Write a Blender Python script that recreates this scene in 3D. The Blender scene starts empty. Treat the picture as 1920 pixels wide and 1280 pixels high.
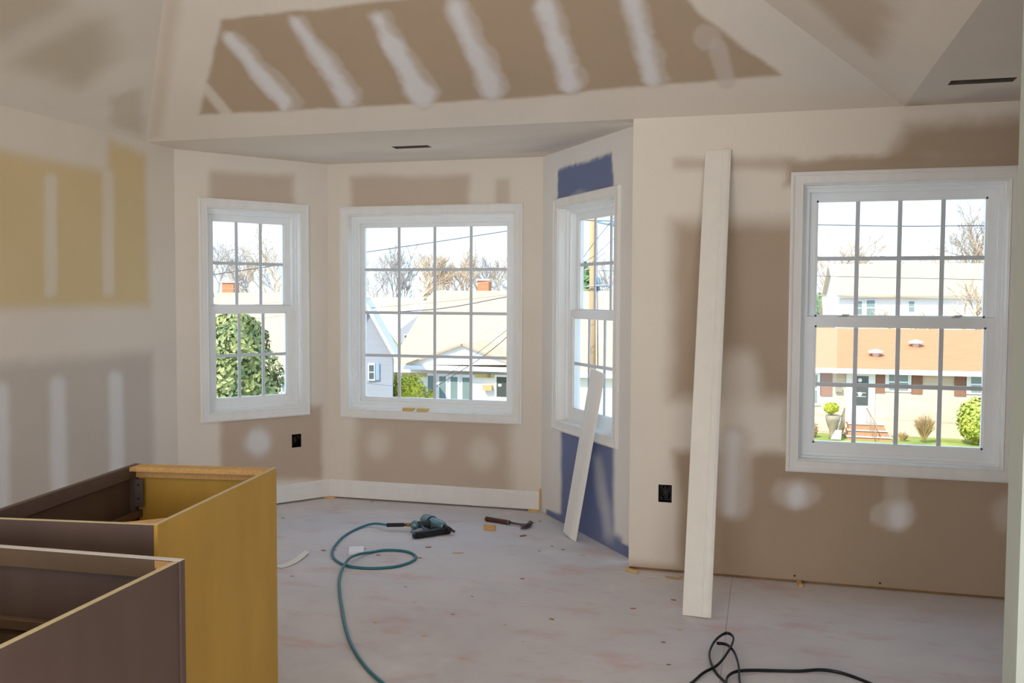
import bpy, math, random
import numpy as np
from mathutils import Matrix, Vector

# ------------------------------------------------------------------ camera, light, exposure
FPX = 1714.046                      # focal length in pixels of the 1920 x 1280 frame
PITCH, ROLL, YAW, EYE = 0.048806, 0.004803, -0.268199, 1.48655
V = np.array
_fw = V([math.sin(YAW)*math.cos(PITCH), math.cos(YAW)*math.cos(PITCH), -math.sin(PITCH)])
_r = V([math.cos(YAW), -math.sin(YAW), 0.0]); _u = np.cross(_r, _fw)
_rt = math.cos(ROLL)*_r + math.sin(ROLL)*_u
_up = -math.sin(ROLL)*_r + math.cos(ROLL)*_u
CAM = V([0, 0, EYE])
scene = bpy.context.scene
col = scene.collection
cam_data = bpy.data.cameras.new('camera'); cam = bpy.data.objects.new('camera', cam_data); col.objects.link(cam)
cam_data.sensor_width = 36.0; cam_data.lens = FPX/1920*36.0; cam_data.clip_start = 0.02; cam_data.clip_end = 500
m = Matrix.Identity(4)
for i in range(3):
    m[i][0], m[i][1], m[i][2], m[i][3] = _rt[i], _up[i], -_fw[i], CAM[i]
cam.matrix_world = m
scene.camera = cam

SKY = 2.4; SUN = 7.0
world = bpy.data.worlds.new('sky'); scene.world = world; world.use_nodes = True
nt = world.node_tree; nt.nodes.clear()
wo = nt.nodes.new('ShaderNodeOutputWorld'); bg = nt.nodes.new('ShaderNodeBackground')
tc = nt.nodes.new('ShaderNodeTexCoord'); sp = nt.nodes.new('ShaderNodeSeparateXYZ'); rp = nt.nodes.new('ShaderNodeValToRGB')
nt.links.new(tc.outputs['Generated'], sp.inputs[0]); nt.links.new(sp.outputs['Z'], rp.inputs[0])
rp.color_ramp.elements[0].position = 0.0; rp.color_ramp.elements[0].color = (0.63, 0.81, 1.0, 1)
rp.color_ramp.elements[1].position = 0.7; rp.color_ramp.elements[1].color = (0.46, 0.69, 1.0, 1)
nt.links.new(rp.outputs[0], bg.inputs[0]); bg.inputs[1].default_value = SKY
nt.links.new(bg.outputs[0], wo.inputs[0])
sl = bpy.data.lights.new('sun', 'SUN'); sl.energy = SUN; sl.angle = 0.009; sl.color = (1.0, 0.93, 0.82)
sun = bpy.data.objects.new('sun', sl); col.objects.link(sun)
sun.rotation_euler = Vector((-0.32, -0.70, 0.76)).to_track_quat('Z', 'Y').to_euler()
def fill_light(name, loc, rot, sx, sy, watts, rgb):              # unseen area lamp added behind the camera to brighten the room
    l = bpy.data.lights.new(name, 'AREA'); l.shape = 'RECTANGLE'; l.size = sx; l.size_y = sy; l.energy = watts; l.color = rgb
    o = bpy.data.objects.new(name, l); col.objects.link(o); o.location = loc; o.rotation_euler = rot; return o
fill_light('rear_fill_light', (1.55, -2.72, 1.1), (math.radians(90), 0, 0), 2.4, 2.0, 80, (0.98, 0.98, 1.0))
fill_light('rear_fill_light', (-1.75, -2.72, 1.1), (math.radians(90), 0, 0), 2.6, 2.0, 86, (0.98, 0.98, 1.0))
scene.view_settings.view_transform = 'Standard'; scene.view_settings.look = 'None'
scene.view_settings.exposure = 0.0; scene.view_settings.gamma = 1.0
scene.view_settings.use_curve_mapping = False
scene.cycles.max_bounces = 16; scene.cycles.diffuse_bounces = 10; scene.cycles.transparent_max_bounces = 24

# ------------------------------------------------------------------ pixel rays and room dimensions (metres)
def ray(x, y): return _fw*FPX + _rt*(x-960) + _up*(640-y)
def hit(x, y, P, n):
    d = ray(x, y); n = V(n, float); t = ((V(P, float)-CAM) @ n)/(d @ n); return CAM + d*t
def on_floor(x, y, z=0.0): return hit(x, y, (0, 0, z), (0, 0, 1))
def at_depth(x, y, Y): return hit(x, y, (0, Y, 0), (0, 1, 0))

CH = 2.44                                  # wall height
D = 4.9394                                 # main wall with the right window
XL, XC, XH = -3.7311, -0.6888, 0.6555      # left wall, left end of the main wall, start of the flat ceiling
PB0 = (XL, 5.2212); PB1 = (-3.0706, 6.0944); PB2 = (-1.4655, 6.1121); PB3 = (-0.689, 5.105)   # bay corners
XRIGHT, YREAR = 3.3, -2.8
SLOPE = 0.45; HL, HR = 0.86, 0.90          # ceiling rise per metre, hip directions in plan

# ------------------------------------------------------------------ helpers
def lin(c):
    c = V(c, float)/255.0
    return np.where(c <= 0.04045, c/12.92, ((c+0.055)/1.055)**2.4)
def tag(o, label=None, cat=None, group=None, kind=None):
    if label: o['label'] = label
    if cat: o['category'] = cat
    if group: o['group'] = group
    if kind: o['kind'] = kind
    return o
def empty(name, loc=(0, 0, 0), rz=0.0, parent=None):
    o = bpy.data.objects.new(name, None); col.objects.link(o); o.empty_display_size = 0.1
    o.location = [float(v) for v in loc]; o.rotation_euler = (0, 0, rz)
    if parent: o.parent = parent
    return o

class MB:
    def __init__(s): s.v = []; s.f = []; s.smooth = []
    def add(s, vs, fs, sm=False):
        b = len(s.v); s.v += [tuple(float(c) for c in v) for v in vs]; s.f += [tuple(b+i for i in f) for f in fs]; s.smooth += [sm]*len(fs); return s
    def box(s, x0, x1, y0, y1, z0, z1, M=None):
        vs = [(x, y, z) for x in (x0, x1) for y in (y0, y1) for z in (z0, z1)]
        if M is not None: vs = [tuple(M @ Vector(v)) for v in vs]
        return s.add(vs, [(0, 1, 3, 2), (4, 6, 7, 5), (0, 4, 5, 1), (2, 3, 7, 6), (0, 2, 6, 4), (1, 5, 7, 3)])
    def rbox(s, x0, x1, y0, y1, z0, z1, b=0.004, M=None):       # box with chamfered edges
        vs = []; 
        xs, ys, zs = (x0, x1), (y0, y1), (z0, z1)
        import itertools
        idx = {}
        for i, j, k in itertools.product((0, 1), repeat=3):
            sx, sy, sz = (1-2*i)*b, (1-2*j)*b, (1-2*k)*b
            for a, p in enumerate(((xs[i], ys[j]+sy, zs[k]+sz), (xs[i]+sx, ys[j], zs[k]+sz), (xs[i]+sx, ys[j]+sy, zs[k]))):
                idx[i, j, k, a] = len(vs); vs.append(p)
        F = []
        for i in (0, 1):
            F.append([idx[i, j, k, 0] for j, k in ((0, 0), (1, 0), (1, 1), (0, 1))])
            F.append([idx[j, i, k, 1] for j, k in ((0, 0), (1, 0), (1, 1), (0, 1))])
            F.append([idx[j, k, i, 2] for j, k in ((0, 0), (1, 0), (1, 1), (0, 1))])
            for j in (0, 1):
                F.append([idx[i, j, 0, 0], idx[i, j, 1, 0], idx[i, j, 1, 1], idx[i, j, 0, 1]])
                F.append([idx[i, 0, j, 0], idx[i, 1, j, 0], idx[i, 1, j, 2], idx[i, 0, j, 2]])
                F.append([idx[0, i, j, 1], idx[1, i, j, 1], idx[1, i, j, 2], idx[0, i, j, 2]])
                for k in (0, 1): F.append([idx[i, j, k, 0], idx[i, j, k, 1], idx[i, j, k, 2]])
        if M is not None: vs = [tuple(M @ Vector(v)) for v in vs]
        return s.add(vs, F)
    def prism(s, poly, a0, a1, axis='y', M=None):               # 2-D polygon pushed along an axis
        n = len(poly); vs = []
        for a in (a0, a1):
            for p, q in poly:
                vs.append({'x': (a, p, q), 'y': (p, a, q), 'z': (p, q, a)}[axis])
        if M is not None: vs = [tuple(M @ Vector(v)) for v in vs]
        return s.add(vs, [tuple(range(n)), tuple(range(2*n-1, n-1, -1))] + [(i, (i+1) % n, n+(i+1) % n, n+i) for i in range(n)])
    def tube(s, pts, rad, n=8, flat=None, caps=True):
        P = [V(p, float) for p in pts]; N = len(P)
        R = [rad]*N if not hasattr(rad, '__len__') else rad
        up = V([0.0, 0, 1]); vs = []
        for i in range(N):
            t = P[min(i+1, N-1)] - P[max(i-1, 0)]; t = t/(np.linalg.norm(t)+1e-12)
            a = np.cross(t, up)
            if np.linalg.norm(a) < 1e-3: a = np.cross(t, V([1.0, 0, 0]))
            a /= np.linalg.norm(a); b = np.cross(a, t)
            for k in range(n):
                q = 2*math.pi*k/n; ca, cb = math.cos(q)*R[i], math.sin(q)*R[i]
                if flat: ca *= flat[0]; cb *= flat[1]
                vs.append(P[i] + a*ca + b*cb)
        fs = [(i*n+k, i*n+(k+1) % n, (i+1)*n+(k+1) % n, (i+1)*n+k) for i in range(N-1) for k in range(n)]
        s.add(vs, fs, True)
        if caps:
            b = len(s.v) - N*n
            s.f += [tuple(b+k for k in range(n)), tuple(b+(N-1)*n+k for k in reversed(range(n)))]; s.smooth += [False, False]
        return s
    def sphere(s, c, r, nu=12, nv=8, M=None):
        r = (r, r, r) if not hasattr(r, '__len__') else r; vs = []
        for j in range(nv+1):
            t = math.pi*j/nv
            for i in range(nu):
                q = 2*math.pi*i/nu
                vs.append((c[0]+r[0]*math.sin(t)*math.cos(q), c[1]+r[1]*math.sin(t)*math.sin(q), c[2]+r[2]*math.cos(t)))
        return s.add(vs, [(j*nu+i, j*nu+(i+1) % nu, (j+1)*nu+(i+1) % nu, (j+1)*nu+i) for j in range(nv) for i in range(nu)], True)
    def mesh(s, name):
        me = bpy.data.meshes.new(name); me.from_pydata(s.v, [], s.f); me.validate()
        if len(me.polygons) == len(s.smooth): me.polygons.foreach_set('use_smooth', s.smooth)
        import bmesh
        b = bmesh.new(); b.from_mesh(me); bmesh.ops.recalc_face_normals(b, faces=b.faces); b.to_mesh(me); b.free()
        return me
    def build(s, name, material, parent=None, loc=None, rz=None):
        o = bpy.data.objects.new(name, s.mesh(name)); col.objects.link(o)
        if material: o.data.materials.append(material)
        if parent: o.parent = parent
        if loc is not None: o.location = [float(v) for v in loc]
        if rz is not None: o.rotation_euler = (0, 0, rz)
        return o
def inst(name, me, parent, M):                                   # a piece that shares its mesh with its twins
    o = bpy.data.objects.new(name, me); col.objects.link(o); o.parent = parent; o.matrix_local = M; return o

# ------------------------------------------------------------------ materials
MATS = {}
def mat(name, rgb, rough=0.6, var=0.0, scale=8.0, metal=0.0, bump=0.0, stretch=(1, 1, 1), rgb2=None, spec=0.4, coords='Object'):
    if name in MATS: return MATS[name]
    m = bpy.data.materials.new(name); m.use_nodes = True; nt = m.node_tree; bs = nt.nodes['Principled BSDF']
    c = lin(rgb); bs.inputs['Base Color'].default_value = (*c, 1); bs.inputs['Roughness'].default_value = rough
    bs.inputs['Metallic'].default_value = metal; bs.inputs['Specular IOR Level'].default_value = spec
    if var or bump or rgb2:
        t = nt.nodes.new('ShaderNodeTexCoord'); mp = nt.nodes.new('ShaderNodeMapping'); mp.inputs['Scale'].default_value = stretch
        nz = nt.nodes.new('ShaderNodeTexNoise'); nz.inputs['Scale'].default_value = scale; nz.inputs['Detail'].default_value = 6; nz.inputs['Roughness'].default_value = 0.6
        nt.links.new(t.outputs[coords], mp.inputs[0]); nt.links.new(mp.outputs[0], nz.inputs['Vector'])
        rp = nt.nodes.new('ShaderNodeValToRGB'); e = rp.color_ramp.elements
        e[0].position = 0.35; e[1].position = 0.68
        c2 = lin(rgb2) if rgb2 else c*(1+var)
        e[0].color = (*(c*(1-var)), 1); e[1].color = (*np.minimum(c2, 1), 1)
        nt.links.new(nz.outputs['Fac'], rp.inputs[0]); nt.links.new(rp.outputs[0], bs.inputs['Base Color'])
        if bump:
            bp = nt.nodes.new('ShaderNodeBump'); bp.inputs['Strength'].default_value = bump; bp.inputs['Distance'].default_value = 0.01
            nt.links.new(nz.outputs['Fac'], bp.inputs['Height']); nt.links.new(bp.outputs[0], bs.inputs['Normal'])
    MATS[name] = m; return m

def paint_mat():                                                  # bare drywall: colour comes from the compound / paper map on the mesh, painted hip shading included
    m = bpy.data.materials.new('drywall'); m.use_nodes = True; nt = m.node_tree; bs = nt.nodes['Principled BSDF']
    at = nt.nodes.new('ShaderNodeAttribute'); at.attribute_name = 'Col'
    t = nt.nodes.new('ShaderNodeTexCoord')
    n1 = nt.nodes.new('ShaderNodeTexNoise'); n1.inputs['Scale'].default_value = 1.7; n1.inputs['Detail'].default_value = 5
    n2 = nt.nodes.new('ShaderNodeTexNoise'); n2.inputs['Scale'].default_value = 60; n2.inputs['Detail'].default_value = 3
    nt.links.new(t.outputs['Object'], n1.inputs['Vector']); nt.links.new(t.outputs['Object'], n2.inputs['Vector'])
    a = nt.nodes.new('ShaderNodeMath'); a.operation = 'MULTIPLY_ADD'; a.inputs[1].default_value = 0.16; a.inputs[2].default_value = 0.90
    b = nt.nodes.new('ShaderNodeMath'); b.operation = 'MULTIPLY_ADD'; b.inputs[1].default_value = 0.06
    nt.links.new(n1.outputs['Fac'], a.inputs[0]); nt.links.new(n2.outputs['Fac'], b.inputs[0]); nt.links.new(a.outputs[0], b.inputs[2])
    mx = nt.nodes.new('ShaderNodeVectorMath'); mx.operation = 'SCALE'
    nt.links.new(at.outputs['Color'], mx.inputs[0]); nt.links.new(b.outputs[0], mx.inputs['Scale'])
    nt.links.new(mx.outputs[0], bs.inputs['Base Color'])
    bs.inputs['Roughness'].default_value = 0.85; bs.inputs['Specular IOR Level'].default_value = 0.25
    bp = nt.nodes.new('ShaderNodeBump'); bp.inputs['Strength'].default_value = 0.12; bp.inputs['Distance'].default_value = 0.004
    nt.links.new(n2.outputs['Fac'], bp.inputs['Height']); nt.links.new(bp.outputs[0], bs.inputs['Normal'])
    return m
DRYWALL = paint_mat()

def floor_mat():
    m = bpy.data.materials.new('dusty_subfloor'); m.use_nodes = True; nt = m.node_tree; bs = nt.nodes['Principled BSDF']
    L = nt.links.new; N = nt.nodes.new
    t = N('ShaderNodeTexCoord')
    def noise(scale, detail=6, st=(1, 1, 1)):
        mp = N('ShaderNodeMapping'); mp.inputs['Scale'].default_value = st; L(t.outputs['Object'], mp.inputs[0])
        n = N('ShaderNodeTexNoise'); n.inputs['Scale'].default_value = scale; n.inputs['Detail'].default_value = detail; n.inputs['Roughness'].default_value = 0.65
        L(mp.outputs[0], n.inputs['Vector']); return n.outputs['Fac']
    def ramp(fac, p0, p1):
        r = N('ShaderNodeMapRange'); r.inputs[1].default_value = p0; r.inputs[2].default_value = p1; L(fac, r.inputs[0]); return r.outputs[0]
    def mixc(f, A, B):
        x = N('ShaderNodeMix'); x.data_type = 'RGBA'; L(f, x.inputs[0])
        for k, c in ((6, A), (7, B)):
            if hasattr(c, 'links'): L(c, x.inputs[k])
            else: x.inputs[k].default_value = (*lin(c), 1)
        return x.outputs[2]
    c = mixc(ramp(noise(1.4), 0.35, 0.65), (202, 198, 202), (216, 211, 211))
    c = mixc(ramp(noise(2.3, 8, (1, 2.2, 1)), 0.54, 0.80), c, (206, 164, 158))       # pinkish smears
    c = mixc(ramp(noise(5.0, 10, (1, 3, 1)), 0.60, 0.85), c, (192, 160, 138))       # bare wood grain
    c = mixc(ramp(noise(1.1, 4), 0.58, 0.72), c, (222, 220, 222))                     # plaster dust
    c = mixc(ramp(noise(9, 10, (1, 2, 1)), 0.70, 0.80), c, (176, 164, 164))
    L(c, bs.inputs['Base Color']); bs.inputs['Roughness'].default_value = 0.8; bs.inputs['Specular IOR Level'].default_value = 0.3
    bp = N('ShaderNodeBump'); bp.inputs['Strength'].default_value = 0.15; bp.inputs['Distance'].default_value = 0.004
    L(noise(30, 6), bp.inputs['Height']); L(bp.outputs[0], bs.inputs['Normal'])
    return m

def glass_mat():
    m = bpy.data.materials.new('window_glass'); m.use_nodes = True; nt = m.node_tree; nt.nodes.remove(nt.nodes['Principled BSDF'])
    N = nt.nodes.new; L = nt.links.new
    tr = N('ShaderNodeBsdfTransparent'); tr.inputs[0].default_value = (0.97, 0.985, 0.98, 1)
    gl = N('ShaderNodeBsdfGlossy'); gl.inputs['Roughness'].default_value = 0.02
    mx = N('ShaderNodeMixShader'); mx.inputs[0].default_value = 0.012
    L(tr.outputs[0], mx.inputs[1]); L(gl.outputs[0], mx.inputs[2]); L(mx.outputs[0], nt.nodes['Material Output'].inputs[0])
    return m
GLASS = glass_mat()
VINYL = mat('white_vinyl', (232, 233, 232), 0.35, 0.02, 6)
MUNT = mat('shaded_grille_vinyl', (198, 202, 206), 0.4, 0.02, 6)  # white vinyl greyed: backlit shade of the muntins put into the colour
TRIM = mat('primed_trim', (226, 223, 218), 0.55, 0.03, 14, stretch=(1, 1, .2))
BOARD = mat('primed_board', (224, 218, 207), 0.6, 0.03, 10)
PINE = mat('raw_pine', (205, 160, 100), 0.7, 0.12, 20, stretch=(1, 6, 6), bump=0.1)
PINE2 = mat('shim_pine', (212, 170, 112), 0.7, 0.1, 30, stretch=(1, 6, 6))
BLACK = mat('black_plastic', (18, 18, 20), 0.5)
METAL = mat('galvanised', (120, 122, 126), 0.4, 0.1, 20, metal=0.9)

# ------------------------------------------------------------------ compound and paper maps, with one strip of painted shade
MUD = lin((218, 208, 194)); TAN = lin((168, 147, 125)); MUD2 = lin((202, 190, 178)); BLUE = lin((110, 119, 152))
WHT = lin((222, 220, 220))
_rng = np.random.RandomState(5); _tab = _rng.rand(256, 256)
def vnoise(x, y):
    xi = np.floor(x).astype(int); yi = np.floor(y).astype(int); fx = x-xi; fy = y-yi
    fx = fx*fx*(3-2*fx); fy = fy*fy*(3-2*fy); g = lambda a, b: _tab[a % 256, b % 256]
    return (g(xi, yi)*(1-fx)+g(xi+1, yi)*fx)*(1-fy)+(g(xi, yi+1)*(1-fx)+g(xi+1, yi+1)*fx)*fy
def sdf(poly, u, v):
    P = V(poly, float); d = np.full(u.shape, 1e9); ins = np.zeros(u.shape, bool)
    for i in range(len(P)):
        a, b = P[i], P[(i+1) % len(P)]; e = b-a; w0 = u-a[0]; w1 = v-a[1]
        t = np.clip((w0*e[0]+w1*e[1])/(e@e+1e-12), 0, 1)
        d = np.minimum(d, np.hypot(w0-e[0]*t, w1-e[1]*t))
        c = ((a[1] > v) != (b[1] > v)) & (u < (b[0]-a[0])*(v-a[1])/((b[1]-a[1]) if b[1] != a[1] else 1e-12)+a[0])
        ins ^= c
    return np.where(ins, -d, d)
def colours(u, v, base, patches, seed=0):
    C = np.tile(V(base, float), (len(u), 1))
    for k, (poly, c, soft, wob, op) in enumerate(patches):
        s = sdf(poly, u, v)
        o = seed*17.3+k*5.1
        s = s + .55*wob*((vnoise(u*9+o, v*9+o)-.5)*2 + (vnoise(u*31+o, v*31)-.5))
        a = np.clip(.5 - s/(2.3*soft), 0, 1); a = a*a*(3-2*a)*op
        C = C*(1-a[:, None]) + V(c, float)[None, :]*a[:, None]
    return C
def put_colours(me, C):
    at = me.color_attributes.new('Col', 'FLOAT_COLOR', 'POINT')
    A = np.ones((len(me.vertices), 4), np.float32); A[:len(C), :3] = C
    at.data.foreach_set('color', A.ravel())

def wall_panel(name, A, B, z0, z1, holes=(), patches=(), base=MUD, step=0.02, thick=0.13, seed=0, kind='structure'):
    """vertical drywall from A to B (plan), its face at local y = 0, holes = (u0, u1, z0, z1)"""
    A = V(A, float); B = V(B, float); L = np.linalg.norm(B-A); rz = math.atan2(B[1]-A[1], B[0]-A[0])
    us = list(np.linspace(0, L, max(2, int(L/step)+1))); zs = list(np.linspace(z0, z1, int((z1-z0)/step)+1))
    for h in holes: us += [h[0], h[1]]; zs += [h[2], h[3]]
    us = np.unique(np.round(us, 4)); zs = np.unique(np.round(zs, 4)); nu, nz = len(us), len(zs)
    U, Z = np.meshgrid(us, zs, indexing='ij'); U = U.ravel(); Z = Z.ravel()
    verts = np.stack([U, np.zeros_like(U), Z], 1).tolist(); C = colours(U, Z, base, patches, seed)
    faces = []
    cu = (us[1:]+us[:-1])/2; cz = (zs[1:]+zs[:-1])/2
    K = np.ones((nu-1, nz-1), bool)
    for h in holes: K &= ~(((cu > h[0]) & (cu < h[1]))[:, None] & ((cz > h[2]) & (cz < h[3]))[None, :])
    for i in range(nu-1):
        for j in range(nz-1):
            if K[i, j]: a = i*nz+j; faces.append((a, a+nz, a+nz+1, a+1))
    # back skin, hole cheeks and ends, coarse
    ub = np.unique(np.round([0, L]+[x for h in holes for x in h[:2]], 4)); zb = np.unique(np.round([z0, z1]+[x for h in holes for x in h[2:]], 4))
    inh = lambda x, y: any(h[0] < x < h[1] and h[2] < y < h[3] for h in holes)
    def q(pts):
        b = len(verts); verts.extend([list(map(float, p)) for p in pts]); faces.append(tuple(range(b, b+4)))
    for i in range(len(ub)-1):
        for j in range(len(zb)-1):
            if not inh((ub[i]+ub[i+1])/2, (zb[j]+zb[j+1])/2):
                q([(ub[i], thick, zb[j]), (ub[i], thick, zb[j+1]), (ub[i+1], thick, zb[j+1]), (ub[i+1], thick, zb[j])])
    for (a, b, c, d) in list(holes)+[(0, L, z0, z1)]:
        q([(a, 0, c), (b, 0, c), (b, thick, c), (a, thick, c)]); q([(a, 0, d), (a, thick, d), (b, thick, d), (b, 0, d)])
        q([(a, 0, c), (a, thick, c), (a, thick, d), (a, 0, d)]); q([(b, 0, c), (b, 0, d), (b, thick, d), (b, thick, c)])
    me = bpy.data.meshes.new(name); me.from_pydata(verts, [], faces); me.update()
    Cf = np.tile(V(base, float), (len(verts), 1)); Cf[:len(C)] = C; put_colours(me, Cf)
    o = bpy.data.objects.new(name, me); col.objects.link(o); me.materials.append(DRYWALL)
    o.location = (A[0], A[1], 0); o.rotation_euler = (0, 0, rz); o['kind'] = kind
    return o
def quad_panel(name, c00, c10, c11, c01, n1, n2, patches_fn=None, base=MUD, seed=0, thick=0.12, hole=None):
    """ceiling panel spanned by four corners, dense grid; patches in plan coordinates (x, y)"""
    c00, c10, c11, c01 = [V(c, float) for c in (c00, c10, c11, c01)]
    ss = np.linspace(0, 1, n1+1); ts = np.linspace(0, 1, n2+1)
    if hole:
        ss = np.unique(np.round(np.r_[ss, [(hole[0]-c00[0])/(c10[0]-c00[0]), (hole[1]-c00[0])/(c10[0]-c00[0])]], 6))
        ts = np.unique(np.round(np.r_[ts, [(hole[2]-c00[1])/(c01[1]-c00[1]), (hole[3]-c00[1])/(c01[1]-c00[1])]], 6))
    n1, n2 = len(ss)-1, len(ts)-1
    S, T = np.meshgrid(ss, ts, indexing='ij')
    P = ((1-S)*(1-T))[..., None]*c00+(S*(1-T))[..., None]*c10+(S*T)[..., None]*c11+((1-S)*T)[..., None]*c01
    P = P.reshape(-1, 3)
    C = colours(P[:, 0], P[:, 1], base, patches_fn or [], seed)
    faces = []
    for i in range(n1):
        for j in range(n2):
            a = i*(n2+1)+j
            if hole:
                cx = P[[a, a+n2+2], 0].mean(); cy = P[[a, a+n2+2], 1].mean()
                if hole[0] < cx < hole[1] and hole[2] < cy < hole[3]: continue
            faces.append((a, a+1, a+n2+2, a+n2+1))
    me = bpy.data.meshes.new(name); me.from_pydata(P.tolist(), [], faces); me.validate(); me.update()
    put_colours(me, C)
    o = bpy.data.objects.new(name, me); col.objects.link(o); me.materials.append(DRYWALL); o['kind'] = 'structure'
    return o

# ================================================================== THE ROOM
def wallpx(A, B, pts):
    A = V([*A, 0.0]); B = V([*B, 0.0]); d = (B-A)/np.linalg.norm(B-A); n = V([d[1], -d[0], 0]); out = []
    for x, y in pts:
        q = hit(x, y, A, n); out.append(((q-A) @ d, q[2]))
    return out
def blob(x, y, rx, ry, n=14): return [(x+rx*math.cos(2*math.pi*k/n), y+ry*math.sin(2*math.pi*k/n)) for k in range(n)]
def streak(x0, y0, x1, y1, w, w2=None):
    w2 = w2 or w; dx, dy = x1-x0, y1-y0; l = math.hypot(dx, dy); nx, ny = -dy/l, dx/l; dx /= l; dy /= l
    r = []
    for k in range(9):
        a = math.pi*(k/8)-math.pi/2; r.append((x1+w2*(dx*math.cos(a)+nx*math.sin(a)), y1+w2*(dy*math.cos(a)+ny*math.sin(a))))
    for k in range(9):
        a = math.pi*(k/8)+math.pi/2; r.append((x0+w*(dx*math.cos(a)+nx*math.sin(a)), y0+w*(dy*math.cos(a)+ny*math.sin(a))))
    return r

# windows: (u0, u1, z0, z1) clear opening inside the casing, on each wall
Z0, Z1 = 0.664, 2.068
OPEN = {'L': (0.212, 0.880, 0.690, Z1+.008), 'B': (0.160, 1.405, 0.664, Z1), 'R': (0.255, 1.030, 0.668, Z1), 'M': (0.876, 1.833, 0.650, Z1)}
G = 0.006
def grow(o, g=G): return (o[0]-g, o[1]+g, o[2]-g, o[3]+g)

# --- main wall (right)
MA, MBp = (XC, D), (XRIGHT, D)
def mp(*pts): return wallpx(MA, MBp, pts)
def mpl(pts): return wallpx(MA, MBp, pts)
out_u, out_z = mp((1247, 925))[0]
OUT2 = (out_u-.036, out_u+.036, out_z-.048, out_z+.048)
pm = [
    (mp((1262, 846), (1475, 848), (1475, 700), (1960, 720), (1960, 1190), (1180, 1090), (1180, 1056), (1270, 1060), (1274, 960)), TAN, .035, .012, 1),
    (mp((1262, 415), (1500, 415), (1500, 748), (1255, 748), (1258, 600)), TAN, .06, .012, .92),
    (mp((1265, 299), (1490, 296), (1490, 318), (1265, 314)), TAN, .025, .012, .6),
    (mp((1474, 300), (1960, 283), (1960, 345), (1474, 345)), TAN, .02, .02, .9),
    (mp((1700, 232), (1960, 215), (1960, 300), (1660, 306)), TAN, .05, .03, .95),
    (mpl(streak(1384, 700, 1384, 740, 40, 40)), MUD, .05, .02, .75),
    (mpl(streak(1377, 830, 1377, 945, 34, 28)), MUD2, .03, .012, .85),
    (mpl(streak(1373, 820, 1370, 955, 13, 12)), WHT, .025, .008, .8),
    (mpl(blob(1492, 925, 44, 28)), MUD2, .02, .03, .55), (mpl(blob(1494, 928, 17, 22)), WHT, .03, .01, .85),
    (mpl(streak(1681, 880, 1681, 945, 18, 20)), MUD2, .015, .012, .55), (mpl(blob(1672, 965, 42, 30)), MUD2, .012, .03, .6),
    (mpl(blob(1685, 968, 20, 26)), WHT, .03, .01, .8),
    (mpl(blob(1885, 962, 26, 34)), MUD2, .03, .03, .6),
]
main_wall = wall_panel('wall_back', MA, MBp, 0.016, CH, [grow(OPEN['M']), OUT2], pm, seed=1)
plate = MB().box(0.0, XRIGHT-XC, 0.018, 0.128, 0.001, 0.0155).build('sole_plate', mat('plate_wood', (150, 108, 66), .8, .15, 12), main_wall)
for px in ((1490, 1079), (1650, 1093)):
    (su, sz), = mp(px); MB().tube([(su, -.0015, sz), (su, .004, sz)], .0055, 8).build('drywall_screw', BLACK, main_wall)
# --- left wall
LA, LB = (XL, YREAR), PB0
def lp(*pts): return wallpx(LA, LB, pts)
TANL = lin((208, 187, 144))
pl = [
    (lp((-900, -20), (0, 282), (200, 322), (205, 262), (272, 292), (281, 572), (0, 578), (-900, 590)), TANL, .04, .010, 1),
    (lp((-900, 760), (0, 682), (285, 660), (290, 900), (285, 1100), (-900, 1300)), lin((190, 180, 168)), .05, .012, .95),
] 
for x, y0, y1, w in ((95, 335, 545, 12), (203, 330, 545, 11), (-60, 330, 550, 12)):
    pl.append((lp(*streak(x, y0, x, y1, w)), MUD, .018, .008, .8))
for x, y0, y1, w in ((108, 720, 960, 15), (217, 710, 960, 13), (3, 730, 1010, 13), (-110, 740, 1010, 14)):
    pl.append((lp(*streak(x, y0, x+4, y1, w)), WHT, .03, .01, .75))
left_wall = wall_panel('wall_left', LA, LB, 0.0, CH, [], pl, seed=2, step=0.025)
# --- bay walls
def bp_(k): return {'L': (PB0, PB1), 'B': (PB1, PB2), 'R': (PB2, PB3)}[k]
A_, B_ = bp_('L'); q = lambda *p: wallpx(*bp_('L'), p)
ol_u, ol_z = q((556, 826))[0]; OUT1 = (ol_u-.036, ol_u+.036, ol_z-.048, ol_z+.048)
TANB = lin((184, 164, 144))
bay_left = wall_panel('wall_bay_left', A_, B_, 0.012, CH, [grow(OPEN['L']), OUT1], [
    (q((393, 318), (550, 330), (552, 400), (393, 400)), TANB, .03, .015, .8),
    (q((412, 760), (602, 760), (604, 900), (414, 900)), TANB, .025, .015, .95),
    (q(*blob(485, 828, 24, 24)), WHT, .04, .02, .75)], seed=3)
A_, B_ = bp_('B'); q = lambda *p: wallpx(*bp_('B'), p)
bay_back = wall_panel('wall_bay_back', A_, B_, 0.012, CH, [grow(OPEN['B'])], [
    (q((658, 332), (880, 328), (880, 400), (658, 400)), TANB, .03, .015, .8), (q((930, 336), (956, 335), (956, 400), (930, 400)), TANB, .02, .01, .6),
    (q((668, 760), (958, 770), (958, 935), (668, 915)), TANB, .06, .03, .8),
    (q(*blob(710, 832, 20, 26)), MUD, .05, .02, .7), (q(*blob(812, 836, 20, 26)), MUD, .05, .02, .7), (q(*blob(905, 850, 24, 28)), MUD, .05, .02, .7)], seed=4)
A_, B_ = bp_('R'); q = lambda *p: wallpx(*bp_('R'), p)
MUDR = lin((222, 218, 212))
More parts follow.
